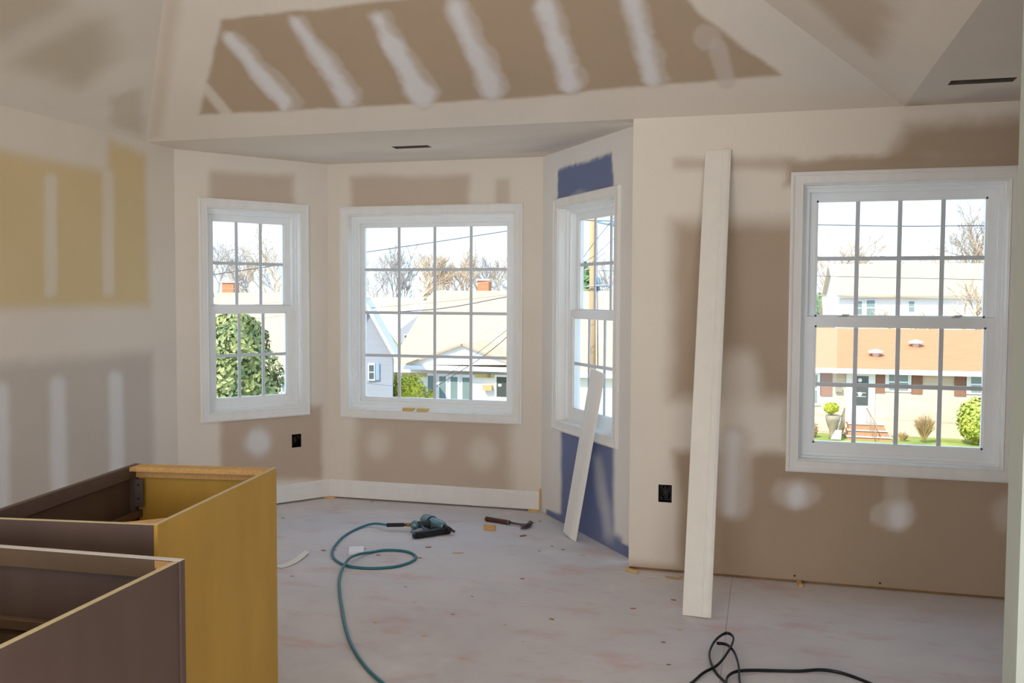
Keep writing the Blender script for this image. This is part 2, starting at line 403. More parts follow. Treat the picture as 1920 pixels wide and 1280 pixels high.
bay_right = wall_panel('wall_bay_right', A_, B_, 0.002, CH, [grow(OPEN['R'])], [
    (q((1046, 318), (1085, 305), (1110, 298), (1146, 288), (1151, 340), (1151, 400), (1044, 400)), BLUE, .012, .02, 1),
    (q((1052, 790), (1150, 800), (1152, 1000), (1165, 1012), (1165, 1090), (1052, 1000)), BLUE, .03, .012, 1),
    (q((1024, 955), (1060, 968), (1150, 1012), (1200, 1030), (1200, 1090), (1024, 980)), BLUE, .006, .01, 1),
    (q(*streak(1118, 860, 1142, 1000, 7, 10)), MUDR, .05, .02, .45), (q(*blob(1095, 366, 26, 9)), MUDR, .01, .015, .25)], base=MUDR, seed=5, step=0.015)

# --- ceilings
pk_s = (XH-XL)/(HL+HR); PX, PY, PZ = XL+HL*pk_s, D-pk_s, CH+SLOPE*pk_s
def cp(pts):
    out = []
    for x, y in pts:
        p = hit(x, y, (0, D, CH), (0, SLOPE, 1)); out.append((p[0], p[1]))
    return out
TANC = lin((176, 155, 130))
pc = [(cp([(372, 216), (415, 36), (640, 12), (840, -10), (1280, -60), (1290, 0), (1330, 40), (1462, 140), (1160, 166), (1000, 182), (640, 202)]), TANC, .015, .012, 1)]
for a, b, w0, w1 in (((432, 72), (535, 192), 10, 16), ((556, 42), (650, 182), 11, 17), ((708, 36), (790, 178), 13, 21), ((852, 12), (920, 165), 18, 19), ((1022, 12), (1068, 155), 17, 18), ((1180, -20), (1222, 145), 17, 17)):
    pc.append((cp(streak(a[0]+6, a[1]+4, b[0]+5, b[1]-2, w0+7, w1+8)), MUD2, .012, .035, .55)); pc.append((cp(streak(*a, *b, w0*.8, w1)), WHT, .028, .03, .85))
pc += [(cp([(277, 262), (309, -5), (340, -5), (302, 255)]), lin((196, 178, 156)), .03, .01, .6), (cp(streak(385, 165, 425, 212, 9, 10)), MUD, .015, .008, .8), (cp(blob(1325, 72, 28, 24)), MUD2, .012, .02, .6), (cp(streak(1345, 90, 1362, 150, 18, 16)), MUD2, .012, .008, .7)]  # first strip: shade along the left hip crease, painted as darker tan
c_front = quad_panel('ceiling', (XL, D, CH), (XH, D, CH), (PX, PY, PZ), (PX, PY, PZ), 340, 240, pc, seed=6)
def lpx(pts):
    s = SLOPE/HL; out = []
    for x, y in pts: p = hit(x, y, (XL, 0, CH), (-s, 0, 1)); out.append((p[0], p[1]))
    return out
MC = lin((214, 206, 192)); MCT = lin((186, 172, 148))
c_left = quad_panel('ceiling_left', (XL, YREAR, CH), (XL, D, CH), (PX, PY, PZ), (PX, YREAR, PZ), 160, 60,
    [(lpx([(20, 120), (150, 165), (215, 110), (205, 40), (60, -40), (-100, 20)]), MCT, .08, .03, .8), (lpx(streak(-40, 120, 200, 0, 22)), MC, .06, .02, .7), (lpx([(205, 185), (262, 165), (270, 255), (212, 238)]), MCT, .03, .03, .6)], base=MC, seed=7)
def rpx(pts):
    s = SLOPE/HR; out = []
    for x, y in pts: p = hit(x, y, (XH, 0, CH), (s, 0, 1)); out.append((p[0], p[1]))
    return out
c_right = quad_panel('ceiling_right', (XH, YREAR, CH), (XH, D, CH), (PX, PY, PZ), (PX, YREAR, PZ), 160, 60,
    [(rpx([(1510, -10), (1640, 112), (1690, 0), (1640, -90)]), lin((182, 160, 134)), .05, .03, .7), (rpx(streak(1610, -40, 1690, 10, 14)), MUD, .05, .02, .6)], seed=8)
def flat(x, y): return on_floor(x, y, CH)
h0, h1, h2 = flat(1768, 159), flat(1890, 153), flat(1775, 148)
VENT2 = (h0[0]+.02, h1[0]+.02, min(h0[1], h1[1])-.075, min(h0[1], h1[1])+.012)
c_flat = quad_panel('ceiling_flat', (XH, YREAR, CH), (XRIGHT, YREAR, CH), (XRIGHT, D, CH), (XH, D, CH), 90, 160,
    [([tuple(flat(x, y)[:2]) for x, y in ((1780, 190), (1960, 182), (1960, 160), (1850, 165))], MUD2, .04, .02, .8), ([tuple(flat(x, y)[:2]) for x, y in ((1700, 203), (1740, 200), (1740, 194), (1705, 196))], lin((180, 160, 134)), .03, .01, .7)], hole=VENT2, seed=9)
h0, h1 = flat(738, 277), flat(812, 277)
VENT1 = (h0[0], h1[0], h0[1]-.045, h0[1]+.045)
c_bay = quad_panel('ceiling_bay', (XL-.05, D, CH), (XC+.06, D, CH), (XC+.06, 6.3, CH), (XL-.05, 6.3, CH), 100, 50,
    [([tuple(flat(x, y)[:2]) for x, y in ((640, 288), (760, 292), (1000, 285), (1120, 246), (950, 262), (780, 285))], MUD2, .1, .04, .55),
     ([tuple(flat(x, y)[:2]) for x, y in ((980, 285), (1060, 262), (1150, 240), (1150, 250), (1040, 285))], lin((170, 165, 165)), .08, .04, .5)], hole=VENT1, seed=10)
DUCT = mat('duct_sheet_metal', (96, 84, 74), 0.55, 0.2, 12, metal=0.3)
def vent(rect, label):
    x0, x1, y0, y1 = rect; cx, cy = (x0+x1)/2, (y0+y1)/2
    e = tag(empty('ceiling_vent', (cx, cy, CH)), label, 'vent'); a, b = (x1-x0)/2, (y1-y0)/2
    w = 0.0015
    MB().box(-a, a, -b, -b+w, .0, .16).box(-a, a, b-w, b, 0, .16).box(-a, -a+w, -b, b, 0, .16).box(a-w, a, -b, b, 0, .16).box(-a, a, -b, b, .158, .16).build('duct_boot', DUCT, e)
    mb = MB()
    for s in (-1, 1): mb.box(-a+.002, a-.002, s*(b-.006)-.004, s*(b-.006)+.004, .012, .02)
    mb.build('lip', DUCT, e)
vent(VENT1, 'small open duct hole in the bay ceiling above the middle window')
vent(VENT2, 'open duct hole in the low flat ceiling above the right window')

# --- floor
fl = MB(); FP = [(XL-.1, YREAR-.1), (XRIGHT+.1, YREAR-.1), (XRIGHT+.1, D+.14), (PB3[0]+.12, D+.14), (PB2[0]+.1, PB2[1]+.1), (PB1[0]-.08, PB1[1]+.1), (XL-.1, PB0[1]+.1)]
fl.prism(FP, -0.20, -0.018, 'z'); floor = fl.build('floor', mat('joist_dark', (90, 70, 52), .8)); floor['kind'] = 'structure'
FLOOR = floor_mat()
sx = on_floor(1363, 1165)[0]
def clip_x(P, x, keep_less):
    out = []
    for i in range(len(P)):
        a, b = P[i], P[(i+1) % len(P)]; ia, ib = (a[0] <= x) == keep_less, (b[0] <= x) == keep_less
        if ia: out.append(a)
        if ia != ib: t = (x-a[0])/(b[0]-a[0]); out.append((x, a[1]+t*(b[1]-a[1])))
    return out
for P in (clip_x(FP, sx-.0006, True), clip_x(FP, sx+.0006, False)):
    MB().prism(P, -0.018, 0.0, 'z').build('plywood_sheet', FLOOR, floor)

# --- the rest of the shell, behind the camera
rear_holes = [(0.5, 3.0, 0.05, 2.15), (3.7, 6.4, 0.05, 2.15)]  # unseen openings, added to bring more light in from behind
REAR_A, REAR_B = (XRIGHT, YREAR), (XL, YREAR)
wall_rear = wall_panel('wall_rear', REAR_A, REAR_B, 0.0, CH, rear_holes, [], step=.2)
gz = MB().prism([(XH, CH), (PX, PZ), (XL, CH)], YREAR-.12, YREAR, 'y').build('wall_gable_rear', mat('gable_white', (214, 206, 196), .85)); gz['kind'] = 'structure'
wall_r = wall_panel('wall_right', (XRIGHT, D), (XRIGHT, YREAR), 0.0, CH, [], [], step=.2)
# near partition whose end shows at the right margin of the frame
e0 = hit(1899, 640, (0, 2.42, 0), (0, 1, 0))[0]
PART = mat('partition_paint', (178, 184, 172), .8, .03, 3)
pz = CH+SLOPE/HR*(XH-e0)
part_wall = MB().prism([(e0, 0), (XRIGHT, 0), (XRIGHT, CH), (XH, CH), (e0, pz)], 2.3, 2.42, 'y').build('wall_partition', PART); part_wall['kind'] = 'structure'

# ------------------------------------------------------------------ windows
def local_frame(k):
    A, B = {'L': bp_('L'), 'B': bp_('B'), 'R': bp_('R'), 'M': (MA, MBp), 'REAR': (REAR_A, REAR_B)}[k]
    return A, math.atan2(B[1]-A[1], B[0]-A[0])
def frame_boards(name, material, parent, r, w, y0, y1, prof=None):
    """four mitred boards around the opening r, w wide outward (negative w = inward)"""
    u0, u1, z0, z1 = r
    prof = prof or [(0, y1), (0, y0), (1, y0), (1, y1)]
    corners = [(u0, z0, -1, -1), (u1, z0, 1, -1), (u1, z1, 1, 1), (u0, z1, -1, 1)]; obs = []
    for k in range(4):
        a, b = corners[k], corners[(k+1) % 4]; n = len(prof); vs = []
        for c in (a, b):
            for t, y in prof: vs.append((c[0]+c[2]*w*t, y, c[1]+c[3]*w*t))
        mb = MB().add(vs, [tuple(range(n)), tuple(range(2*n-1, n-1, -1))]+[(i, (i+1) % n, n+(i+1) % n, n+i) for i in range(n)])
        obs.append(mb.build(name, material, parent))
    return obs
CASE = [(0, -.009), (0, .0), (1, .0), (1, -.015), (.86, -.019), (.74, -.017), (.66, -.013), (.12, -.010), (.05, -.0125)]
def sash(parent, name, r, y, nx, nz, stile=.042, top=.042, bot=.042, th=.034, mw=.021):
    u0, u1, z0, z1 = r; g = (u0+stile, u1-stile, z0+bot, z1-top)
    mb = MB().box(u0, g[0], y, y+th, z0, z1).box(g[1], u1, y, y+th, z0, z1).box(g[0], g[1], y, y+th, z0, g[2]).box(g[0], g[1], y, y+th, g[3], z1)
    b = .009; mb.box(g[0], g[0]+b, y+.008, y+th, g[2], g[3]).box(g[1]-b, g[1], y+.008, y+th, g[2], g[3]).box(g[0], g[1], y+.008, y+th, g[2], g[2]+b).box(g[0], g[1], y+.008, y+th, g[3]-b, g[3])
    s = mb.build(name, VINYL, parent)
    ym = y+th*.5; pw, ph = (g[1]-g[0])/nx, (g[3]-g[2])/nz
    for i in range(1, nx): MB().box(g[0]+i*pw-mw/2, g[0]+i*pw+mw/2, ym-.006, ym+.002, g[2], g[3]).build('muntin', MUNT, s)
    for j in range(1, nz): MB().box(g[0], g[1], ym-.0065, ym+.0025, g[2]+j*ph-mw/2, g[2]+j*ph+mw/2).build('muntin', MUNT, s)
    me = MB().box(-pw/2+.001, pw/2-.001, 0, .003, -ph/2+.001, ph/2-.001).mesh('pane'); me.materials.append(GLASS)
    for i in range(nx):
        for j in range(nz): inst('pane', me, s, Matrix.Translation((g[0]+(i+.5)*pw, ym+.004, g[2]+(j+.5)*ph)))
    return s
def window(n, k, r, nx, style='hung', casing=.062, depth=.13):
    A, rz = local_frame(k); e = empty('window_%d' % n, (A[0], A[1], 0), rz); e['kind'] = 'structure'
    frame_boards('casing', TRIM, e, r, casing, 0, -.015, CASE)
    u0, u1, z0, z1 = r
    frame_boards('jamb', TRIM, e, grow(r, -.004), .008, 0.0, .075)
    f = .034
    frame_boards('frame', VINYL, e, grow(r, .004), -f-.004, .07, depth+.02)
    i = (u0+f, u1-f, z0+f, z1-f)
    # parting bead steps of the frame
    frame_boards('track', VINYL, e, grow(r, .002), -.016, .052, .07)
    if style == 'hung':
        zm = (i[2]+i[3])/2 + .01
        sash(e, 'upper_sash', (i[0]-.004, i[1]+.004, zm-.022, i[3]+.004), .112, nx, 2, bot=.044)
        lo = sash(e, 'lower_sash', (i[0]-.004, i[1]+.004, i[2]-.004, zm+.022), .074, nx, 2, top=.046, bot=.05)
        for t in (.2, .8):
            u = i[0]+(i[1]-i[0])*t; l = MB().rbox(u-.022, u+.022, .082, .104, zm+.022, zm+.03, .003).rbox(u-.006, u+.03, .078, .09, zm+.029, zm+.036, .002)
            if k in 'M': l.build('sash_lock', mat('lock_grey', (190, 188, 184), .4), lo)
    else:
        frame_boards('stop', VINYL, e, grow(i, .002), -.02, .085, .10)
        sash(e, 'picture_sash', (i[0]+.004, i[1]-.004, i[2]+.004, i[3]-.004), .105, nx, 4, stile=.036, top=.036, bot=.036)
        frame_boards('screen_track', VINYL, e, grow(r, .002), -.026, .062, .07)
    return e
window(1, 'L', OPEN['L'], 3); window(2, 'B', OPEN['B'], 4, 'picture'); window(3, 'R', OPEN['R'], 3); window(4, 'M', OPEN['M'], 4)
for n, h in ((5, rear_holes[0]), (6, rear_holes[1])): window(n, 'REAR', grow(h, -.006), 2)  # unseen rear pair, added for the light they let in

# ------------------------------------------------------------------ baseboards on their shims
BBP = [(0, 0), (-.014, 0), (-.014, .098), (-.011, .104), (-.0115, .112), (-.006, .124), (0, .126)]
def baseboard(name, k, u0, u1, z=.014):
    A, rz = local_frame(k); o = MB().prism(BBP, u0, u1, 'x').build(name, TRIM, None, (A[0], A[1], z), rz); o['kind'] = 'structure'; return o
LL = math.dist(PB0, PB1); LBk = math.dist(PB1, PB2)
baseboard('baseboard_left', 'L', .0, LL-.004); baseboard('baseboard_back', 'B', .006, LBk-.012)
def end_board(px, name='trim_1'):
    A, rz = local_frame('B'); o = MB().box(LBk-.011, LBk-.002, -.016, 0, .012, .16).build(name, PINE2, None, (A[0], A[1], 0), rz); o['kind'] = 'structure'
end_board(None)

# ================================================================== THINGS IN THE ROOM
# ------------------------------------------------------------------ base cabinets
BROWN = mat('brown_stain', (92, 74, 66), .55, .12, 6, stretch=(1, 1, .12), bump=.05)
BROWNI = mat('brown_inside', (96, 76, 56), .6, .12, 6, stretch=(1, 1, .12))
MUST = mat('mustard_ply', (192, 152, 62), .55, .08, 5, stretch=(1, 1, .3))
PLYE = mat('ply_edge', (208, 190, 150), .6, .06, 40)
CHB = .876; T = .012
def cabinet(name, origin, rz, L, W, label, kind):
    """local x along the width of the front (0..W), local y from back (0) to front (L) ; open top"""
    e = tag(empty(name, origin, rz), label, 'cabinet'); return e
c0 = on_floor(295.6, 982.7, CHB); c1 = on_floor(518.4, 876.1, CHB); c2 = on_floor(252.7, 868.2, CHB)
ang = math.atan2(c1[1]-c0[1], c1[0]-c0[0]); LEN = math.dist(c0[:2], c1[:2]); WID = .537
cb = cabinet('base_cabinet', (c0[0], c0[1], 0), ang, 0, 0, 'mustard-backed brown base cabinet without a top, nearest the window', '')
# local x along the mustard back (0..LEN), local y to the left (0..WID)
def pan(nm, mt, par, *b): return MB().rbox(*b, .0012).build(nm, mt, par)
def capped(nm, mt, par, b, edge=.0015):
    o = pan(nm, mt, par, *b[:5], b[5]-edge); MB().box(*b[:4], b[5]-edge, b[5]).build('ply_edge', PLYE, o); return o
capped('back_panel', MUST, cb, (0, LEN, 0, T, 0.0, CHB))
capped('side_panel', BROWN, cb, (0, T, T, WID, 0.0, CHB-.001)); 
fs = pan('side_panel', MUST, cb, LEN-T, LEN, T, WID-.019, 0.0, CHB-.002)
pan('bottom_panel', MUST, cb, T, LEN-T, T, WID-.02, .11, .122)
rail = [(T, LEN-.001, WID-.019, WID, CHB-.045, CHB), (T, LEN-.001, WID-.019, WID, CHB-.25, CHB-.21), (T, LEN-.001, WID-.019, WID, .10, .14)]
for b in rail: pan('face_rail', BROWN, cb, *b)
for b in ((0, .038), (LEN-.038, LEN)): pan('face_stile', BROWN, cb, *b, WID-.0195, WID+.0005, 0.1, CHB-.0005)
pan('drawer_front', BROWN, cb, .02, LEN-.02, WID+.001, WID+.02, CHB-.235, CHB-.02)
pan('cabinet_door', BROWN, cb, .02, LEN/2-.002, WID+.001, WID+.02, .12, CHB-.245); pan('cabinet_door', BROWN, cb, LEN/2+.002, LEN-.02, WID+.001, WID+.02, .12, CHB-.245)
pan('nailer', PINE, cb, LEN-T-.045, LEN-T, T, WID-.02, CHB-.02, CHB-.003)
pan('nailer', PINE, cb, LEN-T-.018, LEN-T, T, WID-.02, CHB-.045, CHB-.021)
pan('inner_rail', BROWNI, cb, T, LEN-T, WID-.035, WID-.02, CHB-.19, CHB-.165)
def brace(par, pts, z):
    o = MB().prism(pts, z-.014, z, 'z').build('corner_brace', PINE, par); return o
brace(cb, [(T, T), (T+.07, T), (T, T+.10)], CHB-.002); brace(cb, [(LEN-T, T), (LEN-T-.06, T), (LEN-T, T+.06)], CHB-.0025)
brace(cb, [(LEN-T, WID-.02), (LEN-T-.06, WID-.02), (LEN-T, WID-.08)], CHB-.0025)
br = pan('drawer_bracket', mat('bracket_grey', (110, 100, 96), .5, metal=.4), cb, LEN-T-.03, LEN-T-.016, WID-.05, WID-.02, CHB-.15, CHB-.05)
for z in (CHB-.07, CHB-.12): MB().tube([(LEN-T-.031, WID-.035, z), (LEN-T-.029, WID-.035, z)], .004, 8).build('screw_hole', BLACK, br)

d0 = on_floor(343.8, 1048, CHB); d1 = on_floor(0, 1021.5, CHB); d2 = on_floor(0, 1213, CHB)
ang2 = math.atan2(d0[1]-d1[1], d0[0]-d1[0]); W2 = .92; L2 = .62
cc = cabinet('base_cabinet', (d0[0], d0[1], 0), ang2, 0, 0, 'dark brown base cabinet without a top in the near left corner', '')
# local x runs to the left as negative, local y towards the window is 0, camera side negative
capped('side_panel', BROWN, cc, (-T, 0, -L2, -.020, 0.0, CHB)); capped('side_panel', BROWN, cc, (-W2, -W2+T, -L2, -.020, 0.0, CHB))
capped('back_panel', BROWN, cc, (-W2+T, -T, -L2, -L2+.008, 0.0, CHB))
pan('bottom_panel', BROWNI, cc, -W2+T, -T, -L2+.008, -.02, .11, .122)
for b in ((0, .04), (W2-.04, W2)): pan('face_stile', BROWN, cc, -b[1]+(.004 if b[0] == 0 else 0), -b[0]+(.004 if b[0] == 0 else 0), -.0195, .0005, 0.1, CHB-.0005)
for z0, z1 in ((CHB-.045, CHB), (CHB-.25, CHB-.21), (.10, .14)): pan('face_rail', BROWNI, cc, -W2+.02, -.03, -.019, 0, z0, z1)
MB().box(-W2, .003, -.019, .0008, CHB, CHB+.001).build('ply_edge', mat('light_edge', (214, 210, 206), .6), cc)
pan('drawer_front', BROWN, cc, -W2+.02, -.02, .001, .02, CHB-.235, CHB-.02)
pan('cabinet_door', BROWN, cc, -W2+.02, -W2/2-.002, .001, .02, .12, CHB-.245); pan('cabinet_door', BROWN, cc, -W2/2+.002, -.02, .001, .02, .12, CHB-.245)
pan('inner_rail', BROWNI, cc, -W2+T, -T, -.04, -.02, CHB-.19, CHB-.165)
pan('nailer', PINE, cc, -W2+T, -T, -L2+.009, -L2+.03, CHB-.06, CHB-.004)
brace(cc, [(-T, -.02), (-T-.05, -.02), (-T, -.08)], CHB-.002)

# ------------------------------------------------------------------ boards leaning on the walls
def leaning(name, b0, b1, top, th, prof, label, mt=BOARD):
    """b0, b1 = bottom corners of the face on the floor, top = point of the face at the middle of the upper end"""
    b0, b1, top = V(b0, float), V(b1, float), V(top, float); w = np.linalg.norm(b1-b0); mid = (b0+b1)/2
    ez = top-mid; h = np.linalg.norm(ez); ez /= h; ex = b1-b0; ex -= ez*(ex @ ez); ex /= np.linalg.norm(ex); ey = np.cross(ez, ex); b0 = mid-ex*w/2
    b0[2] += .001-min(b0[2], (b0+ex*w)[2])   # ey points behind the face
    o = MB().prism([(x*w, y) for x, y in prof], 0, h, 'z').build(name, mt)
    M = Matrix.Identity(4)
    for i in range(3): M[i][0], M[i][1], M[i][2], M[i][3] = ex[i], ey[i], ez[i], b0[i]
    o.matrix_world = M; tag(o, label, 'board'); return o
PROF = [(0, .016), (0, .002), (.02, 0), (.66, 0), (.685, .003), (.70, .003), (.72, -.001), (.80, .0), (.90, .004), (.99, .011), (1, .016)]
b0, b1 = on_floor(1279, 1151, .004), on_floor(1332, 1160, .004)
b1 = b0+(b1-b0)/np.linalg.norm(b1-b0)*.135
tp = hit(1346, 281, (0, D-.022, 0), (0, 1, 0))
leaning('trim_board', b0, b1, tp, .016, PROF, 'tall white moulded board leaning on the wall beside the right window')
A_, B_ = bp_('R'); dR = V([B_[0]-A_[0], B_[1]-A_[1], 0.0]); dR /= np.linalg.norm(dR); nR = V([dR[1], -dR[0], 0])
b0 = on_floor(1055, 1002, .004); b1 = b0+dR*.16
tp = hit(1119, 698, V([*A_, 0])+nR*.024, nR)
tpc = tp
leaning('trim_board', b0, b1, tpc, .016, PROF, 'short white board leaning on the narrow bay window casing', TRIM)

# ------------------------------------------------------------------ electrical boxes
def ebox(k, r, label):
    A, rz = local_frame(k); e = tag(empty('electrical_box', (A[0], A[1], 0), rz), label, 'outlet box'); u0, u1, z0, z1 = r; w = .002
    mb = MB().box(u0, u1, .001, .06, z0, z0+w).box(u0, u1, .001, .06, z1-w, z1).box(u0, u0+w, .001, .06, z0, z1).box(u1-w, u1, .001, .06, z0, z1).box(u0, u1, .058, .06, z0, z1)
    mb.build('box', BLACK, e); c = (u0+u1)/2; zc = (z0+z1)/2; rn = random.Random(3)
    for s in (-1, 1):
        pts = [(c+s*.014, .05, z0+.01), (c+s*.022, .012, zc-.01), (c+s*.018, -.006, zc+.02), (c+s*.008, .0, z1-.012), (c+s*.015, .04, z1-.01)]
        MB().tube(pts, .005, 6).build('wire', BLACK, e)
    MB().tube([(c, .045, z0+.01), (c-.004, .004, zc), (c+.01, .02, z1-.015)], .0025, 6).build('wire', mat('copper', (150, 90, 50), .4, metal=.7), e)
ebox('L', OUT1, 'black outlet box with loose wires under the left bay window')
ebox('M', OUT2, 'black outlet box with loose wires left of the tall leaning board')

# ------------------------------------------------------------------ shims, offcuts
def block(name, p, L, W, Hh, rz, label, cat, mt=PINE2, tilt=0, group=None):
    o = MB().rbox(-L/2, L/2, -W/2, W/2, 0, Hh, .0012).build(name, mt, None, (p[0], p[1], p[2] if len(p) > 2 else .001), rz); o.rotation_euler[1] = tilt
    return tag(o, label, cat, group)
p = on_floor(616, 930); A_, rzB = local_frame('B')
q0 = V([*PB1]); dB = V([math.cos(rzB), math.sin(rzB)]); nB = V([dB[1], -dB[0]])
c = q0+dB*.02+nB*.02; block('wood_shim', c, .085, .035, .0125, rzB, 'pale wood shim under the baseboard corner left of the middle window', 'shim')
c = q0+dB*(LBk-.05)+nB*.022; block('wood_shim', c, .07, .04, .0125, rzB+.15, 'pale wood shim under the right end of the long baseboard', 'shim')
p = on_floor(1187, 1070, .0); block('wood_shim', (p[0]-.005, D-.045), .085, .022, .013, -.55, 'pale wood shim under the drywall corner by the blue panel', 'shim')
p = on_floor(1501, 1108, .0); block('wood_shim', (p[0], D-.03), .022, .085, .014, 0.1, 'small wood shim sticking out under the brown drywall', 'shim')
p = on_floor(918, 993); block('wood_block', p, .075, .035, .03, .12, 'small yellow wood block in front of the hammer', 'block', PINE)
p = on_floor(668, 1034); block('wood_offcut', p, .085, .12, .016, .42, 'square white painted offcut beside the looped hose', 'offcut', mat('offcut_white', (240, 241, 244), .6))
WB = mat('sill_pine', (214, 176, 110), .7, .08, 30)
for px, lab in ((765, 'left small wood wedge resting on the middle window frame'), (792, 'right small wood wedge resting on the middle window frame')):
    A_, rz = local_frame('B'); q = wallpx(*bp_('B'), [(px, 768)])[0]
    o = MB().rbox(q[0]-.04, q[0]+.04, -.012, .03, OPEN['B'][2]+.0005, OPEN['B'][2]+.022, .0012).build('wood_wedge', WB, None, (A_[0], A_[1], 0), rz); tag(o, lab, 'wedge')

# ------------------------------------------------------------------ air hose
def smooth(pts, n=8):
    P = [V(p, float) for p in pts]; out = []
    for i in range(len(P)-1):
        a, b, c, d = P[max(i-1, 0)], P[i], P[i+1], P[min(i+2, len(P)-1)]
        for k in range(n):
            t = k/n; out.append(.5*((2*b)+(-a+c)*t+(2*a-5*b+4*c-d)*t*t+(-a+3*b-3*c+d)*t**3))
    out.append(P[-1]); return out
HR_ = .0076
hp = [(727, 984), (700, 985), (672, 990), (645, 1005), (629, 1022), (623, 1034), (626, 1046), (641, 1057), (665, 1063), (700, 1065), (740, 1062), (766, 1055), (778, 1048), (779, 1042), (770, 1036), (752, 1032), (722, 1031), (696, 1035), (674, 1043), (655, 1054), (642, 1070), (636, 1088), (637, 1112), (641, 1140), (647, 1172), (656, 1202), (671, 1230), (692, 1257), (722, 1284), (765, 1322), (830, 1380), (900, 1460)]
P3 = [on_floor(x, y, HR_) for x, y in hp]
for i, z in ((0, .024), (1, .012), (19, .022), (20, .012), (18, .014), (7, .0)): P3[i][2] += z
P3[0] = on_floor(727, 984, .035)
HOSE = mat('teal_hose', (44, 112, 126), .42, .06, 30)
hose = tag(empty('air_hose', (P3[20][0], P3[20][1], 0)), 'teal rubber air hose looping over the floor to the nail gun', 'hose')
def under(o, par): o.parent = par; o.matrix_parent_inverse = Matrix.Translation(-Vector(par.location)); return o
under(MB().tube(smooth(P3, 6), HR_, 10).build('tube', HOSE), hose)
e1 = on_floor(757, 983.5, .038); d = (e1-P3[0])
pts = [P3[0]+d*t for t in np.linspace(-.05, 1, 25)]
under(MB().tube(pts, [.0115 if k % 2 else .0135 for k in range(25)], 10).build('strain_relief', BLACK), hose)
under(MB().tube([e1, e1+d*.22, e1+d*.24, e1+d*.36, e1+d*.38, e1+d*.45], [.010, .010, .013, .013, .008, .008], 6).build('coupling', mat('brass', (176, 132, 62), .35, metal=.8)), hose)
# ------------------------------------------------------------------ nail gun, lying on its side
def gp(x, y, z=.035): return on_floor(x, y, z)
GT = mat('gun_alloy', (112, 142, 150), .38, .08, 30, metal=.55); GD = mat('gun_rubber', (44, 52, 56), .6); GK = mat('gun_black', (24, 24, 28), .45); GR = mat('gun_steel', (92, 74, 84), .35, metal=.7)
tail, cap, nose = gp(779, 984, .042), gp(796, 974, .045), gp(840, 990, .04)
gun = tag(empty('nail_gun', (cap[0], cap[1], 0)), 'pneumatic nail gun with grey housing and black magazine on the floor', 'nail gun')
ax = nose-cap
def gb(mb, nm, mt): return under(mb.build(nm, mt), gun)
gb(MB().tube([cap-ax*.04, cap, cap+ax*.06, cap+ax*.3, cap+ax*.34, cap+ax*.62, cap+ax*.80, cap+ax*.86], [.02, .036, .040, .040, .036, .035, .028, .018], 16), 'housing', GT)
gb(MB().tube([cap-ax*.10, cap-ax*.03], [.012, .026], 10), 'exhaust_cap', GK)
gb(MB().tube([cap+ax*.30, cap+ax*.345], [.0415, .0415], 16), 'housing_ring', GD)
grip0 = cap+ax*.42
gb(MB().tube([grip0, grip0*.6+tail*.4, grip0*.25+tail*.75, tail], [.024, .021, .022, .024], 12), 'grip', GD)
gb(MB().tube([tail+(tail-grip0)*.25, tail+(tail-grip0)*.15, tail, tail-(tail-grip0)*.1], [.014, .028, .032, .026], 12), 'grip_end', GT)
mr, mf = gp(783, 1003, .02), gp(843, 993, .022)
mv = mf-mr; ml = np.linalg.norm(mv); mang = math.atan2(mv[1], mv[0])
def mag(nm, mt, *b): 
    o = MB().rbox(*b, .003).build(nm, mt, gun, (mr[0]-gun.location[0], mr[1]-gun.location[1], 0)); o.rotation_euler = (0, 0, mang); return o
mag('magazine', GK, -.01, ml, -.018, .020, .003, .040); mag('magazine_rail', GK, .02, ml*.9, -.024, -.017, .012, .030); mag('magazine_latch', GK, -.028, .002, -.012, .022, .004, .030)
st = tail*.75+grip0*.25
gb(MB().tube([st, mr*.7+mf*.3+V([0, 0, .012])], .008, 8), 'brace', mat('brace_violet', (86, 86, 128), .5))
gb(MB().tube([tail+V([-.0, -.02, -.01]), (tail+mr)/2+V([-.03, -.01, -.01]), mr+mv*.15+V([0, .02, 0])], [.008, .009, .008], 8), 'belt_hook', GT)
gb(MB().tube([nose-ax*.16, nose, nose+ax*.12], [.017, .014, .009], 8), 'nose', GK)
tipn = gp(853, 997, .018)
gb(MB().tube([nose, (nose+tipn)/2, tipn], [.012, .010, .007], 8), 'safety_tip', GR)
gb(MB().tube([gp(812, 989, .03), gp(817, 992, .028), gp(822, 990, .03)], .006, 6), 'trigger', GK)
# ------------------------------------------------------------------ hammer
h0, h1, h2, h3 = on_floor(911, 972, .016), on_floor(953, 979, .016), on_floor(976, 983, .016), on_floor(991, 984, .016)
ham = tag(empty('claw_hammer', (h1[0], h1[1], 0)), 'claw hammer with brown grip lying near the bay corner', 'hammer')
HB = mat('brown_grip', (82, 48, 38), .6, .1, 40); HS = mat('hammer_steel', (104, 96, 92), .4, .08, 30, metal=.7)
hv = h1-h0
under(MB().tube([h0, h0+hv*.04, h0+hv*.12, h0+hv*.5, h0+hv*.85, h1], [.011, .0165, .0155, .0145, .0155, .0125], 12).build('grip', HB), ham)
under(MB().tube([h0-hv*.015, h0+hv*.02], .014, 12).build('butt_cap', mat('butt_tan', (170, 130, 90), .6)), ham)
under(MB().tube([h1-hv*.02, h1+hv*.06], .0135, 10).build('collar', HS), ham)
under(MB().tube([h1, h2, h3], [.0085, .0075, .009], 8).build('shank', HS), ham)
u = (h3-h2)/np.linalg.norm(h3-h2); vv = V([-u[1], u[0], 0])
under(MB().tube([h3+vv*.058, h3+vv*.05, h3+vv*.044, h3+vv*.02, h3, h3-vv*.012], [.016, .016, .012, .012, .016, .014], 10).build('head', HS), ham)
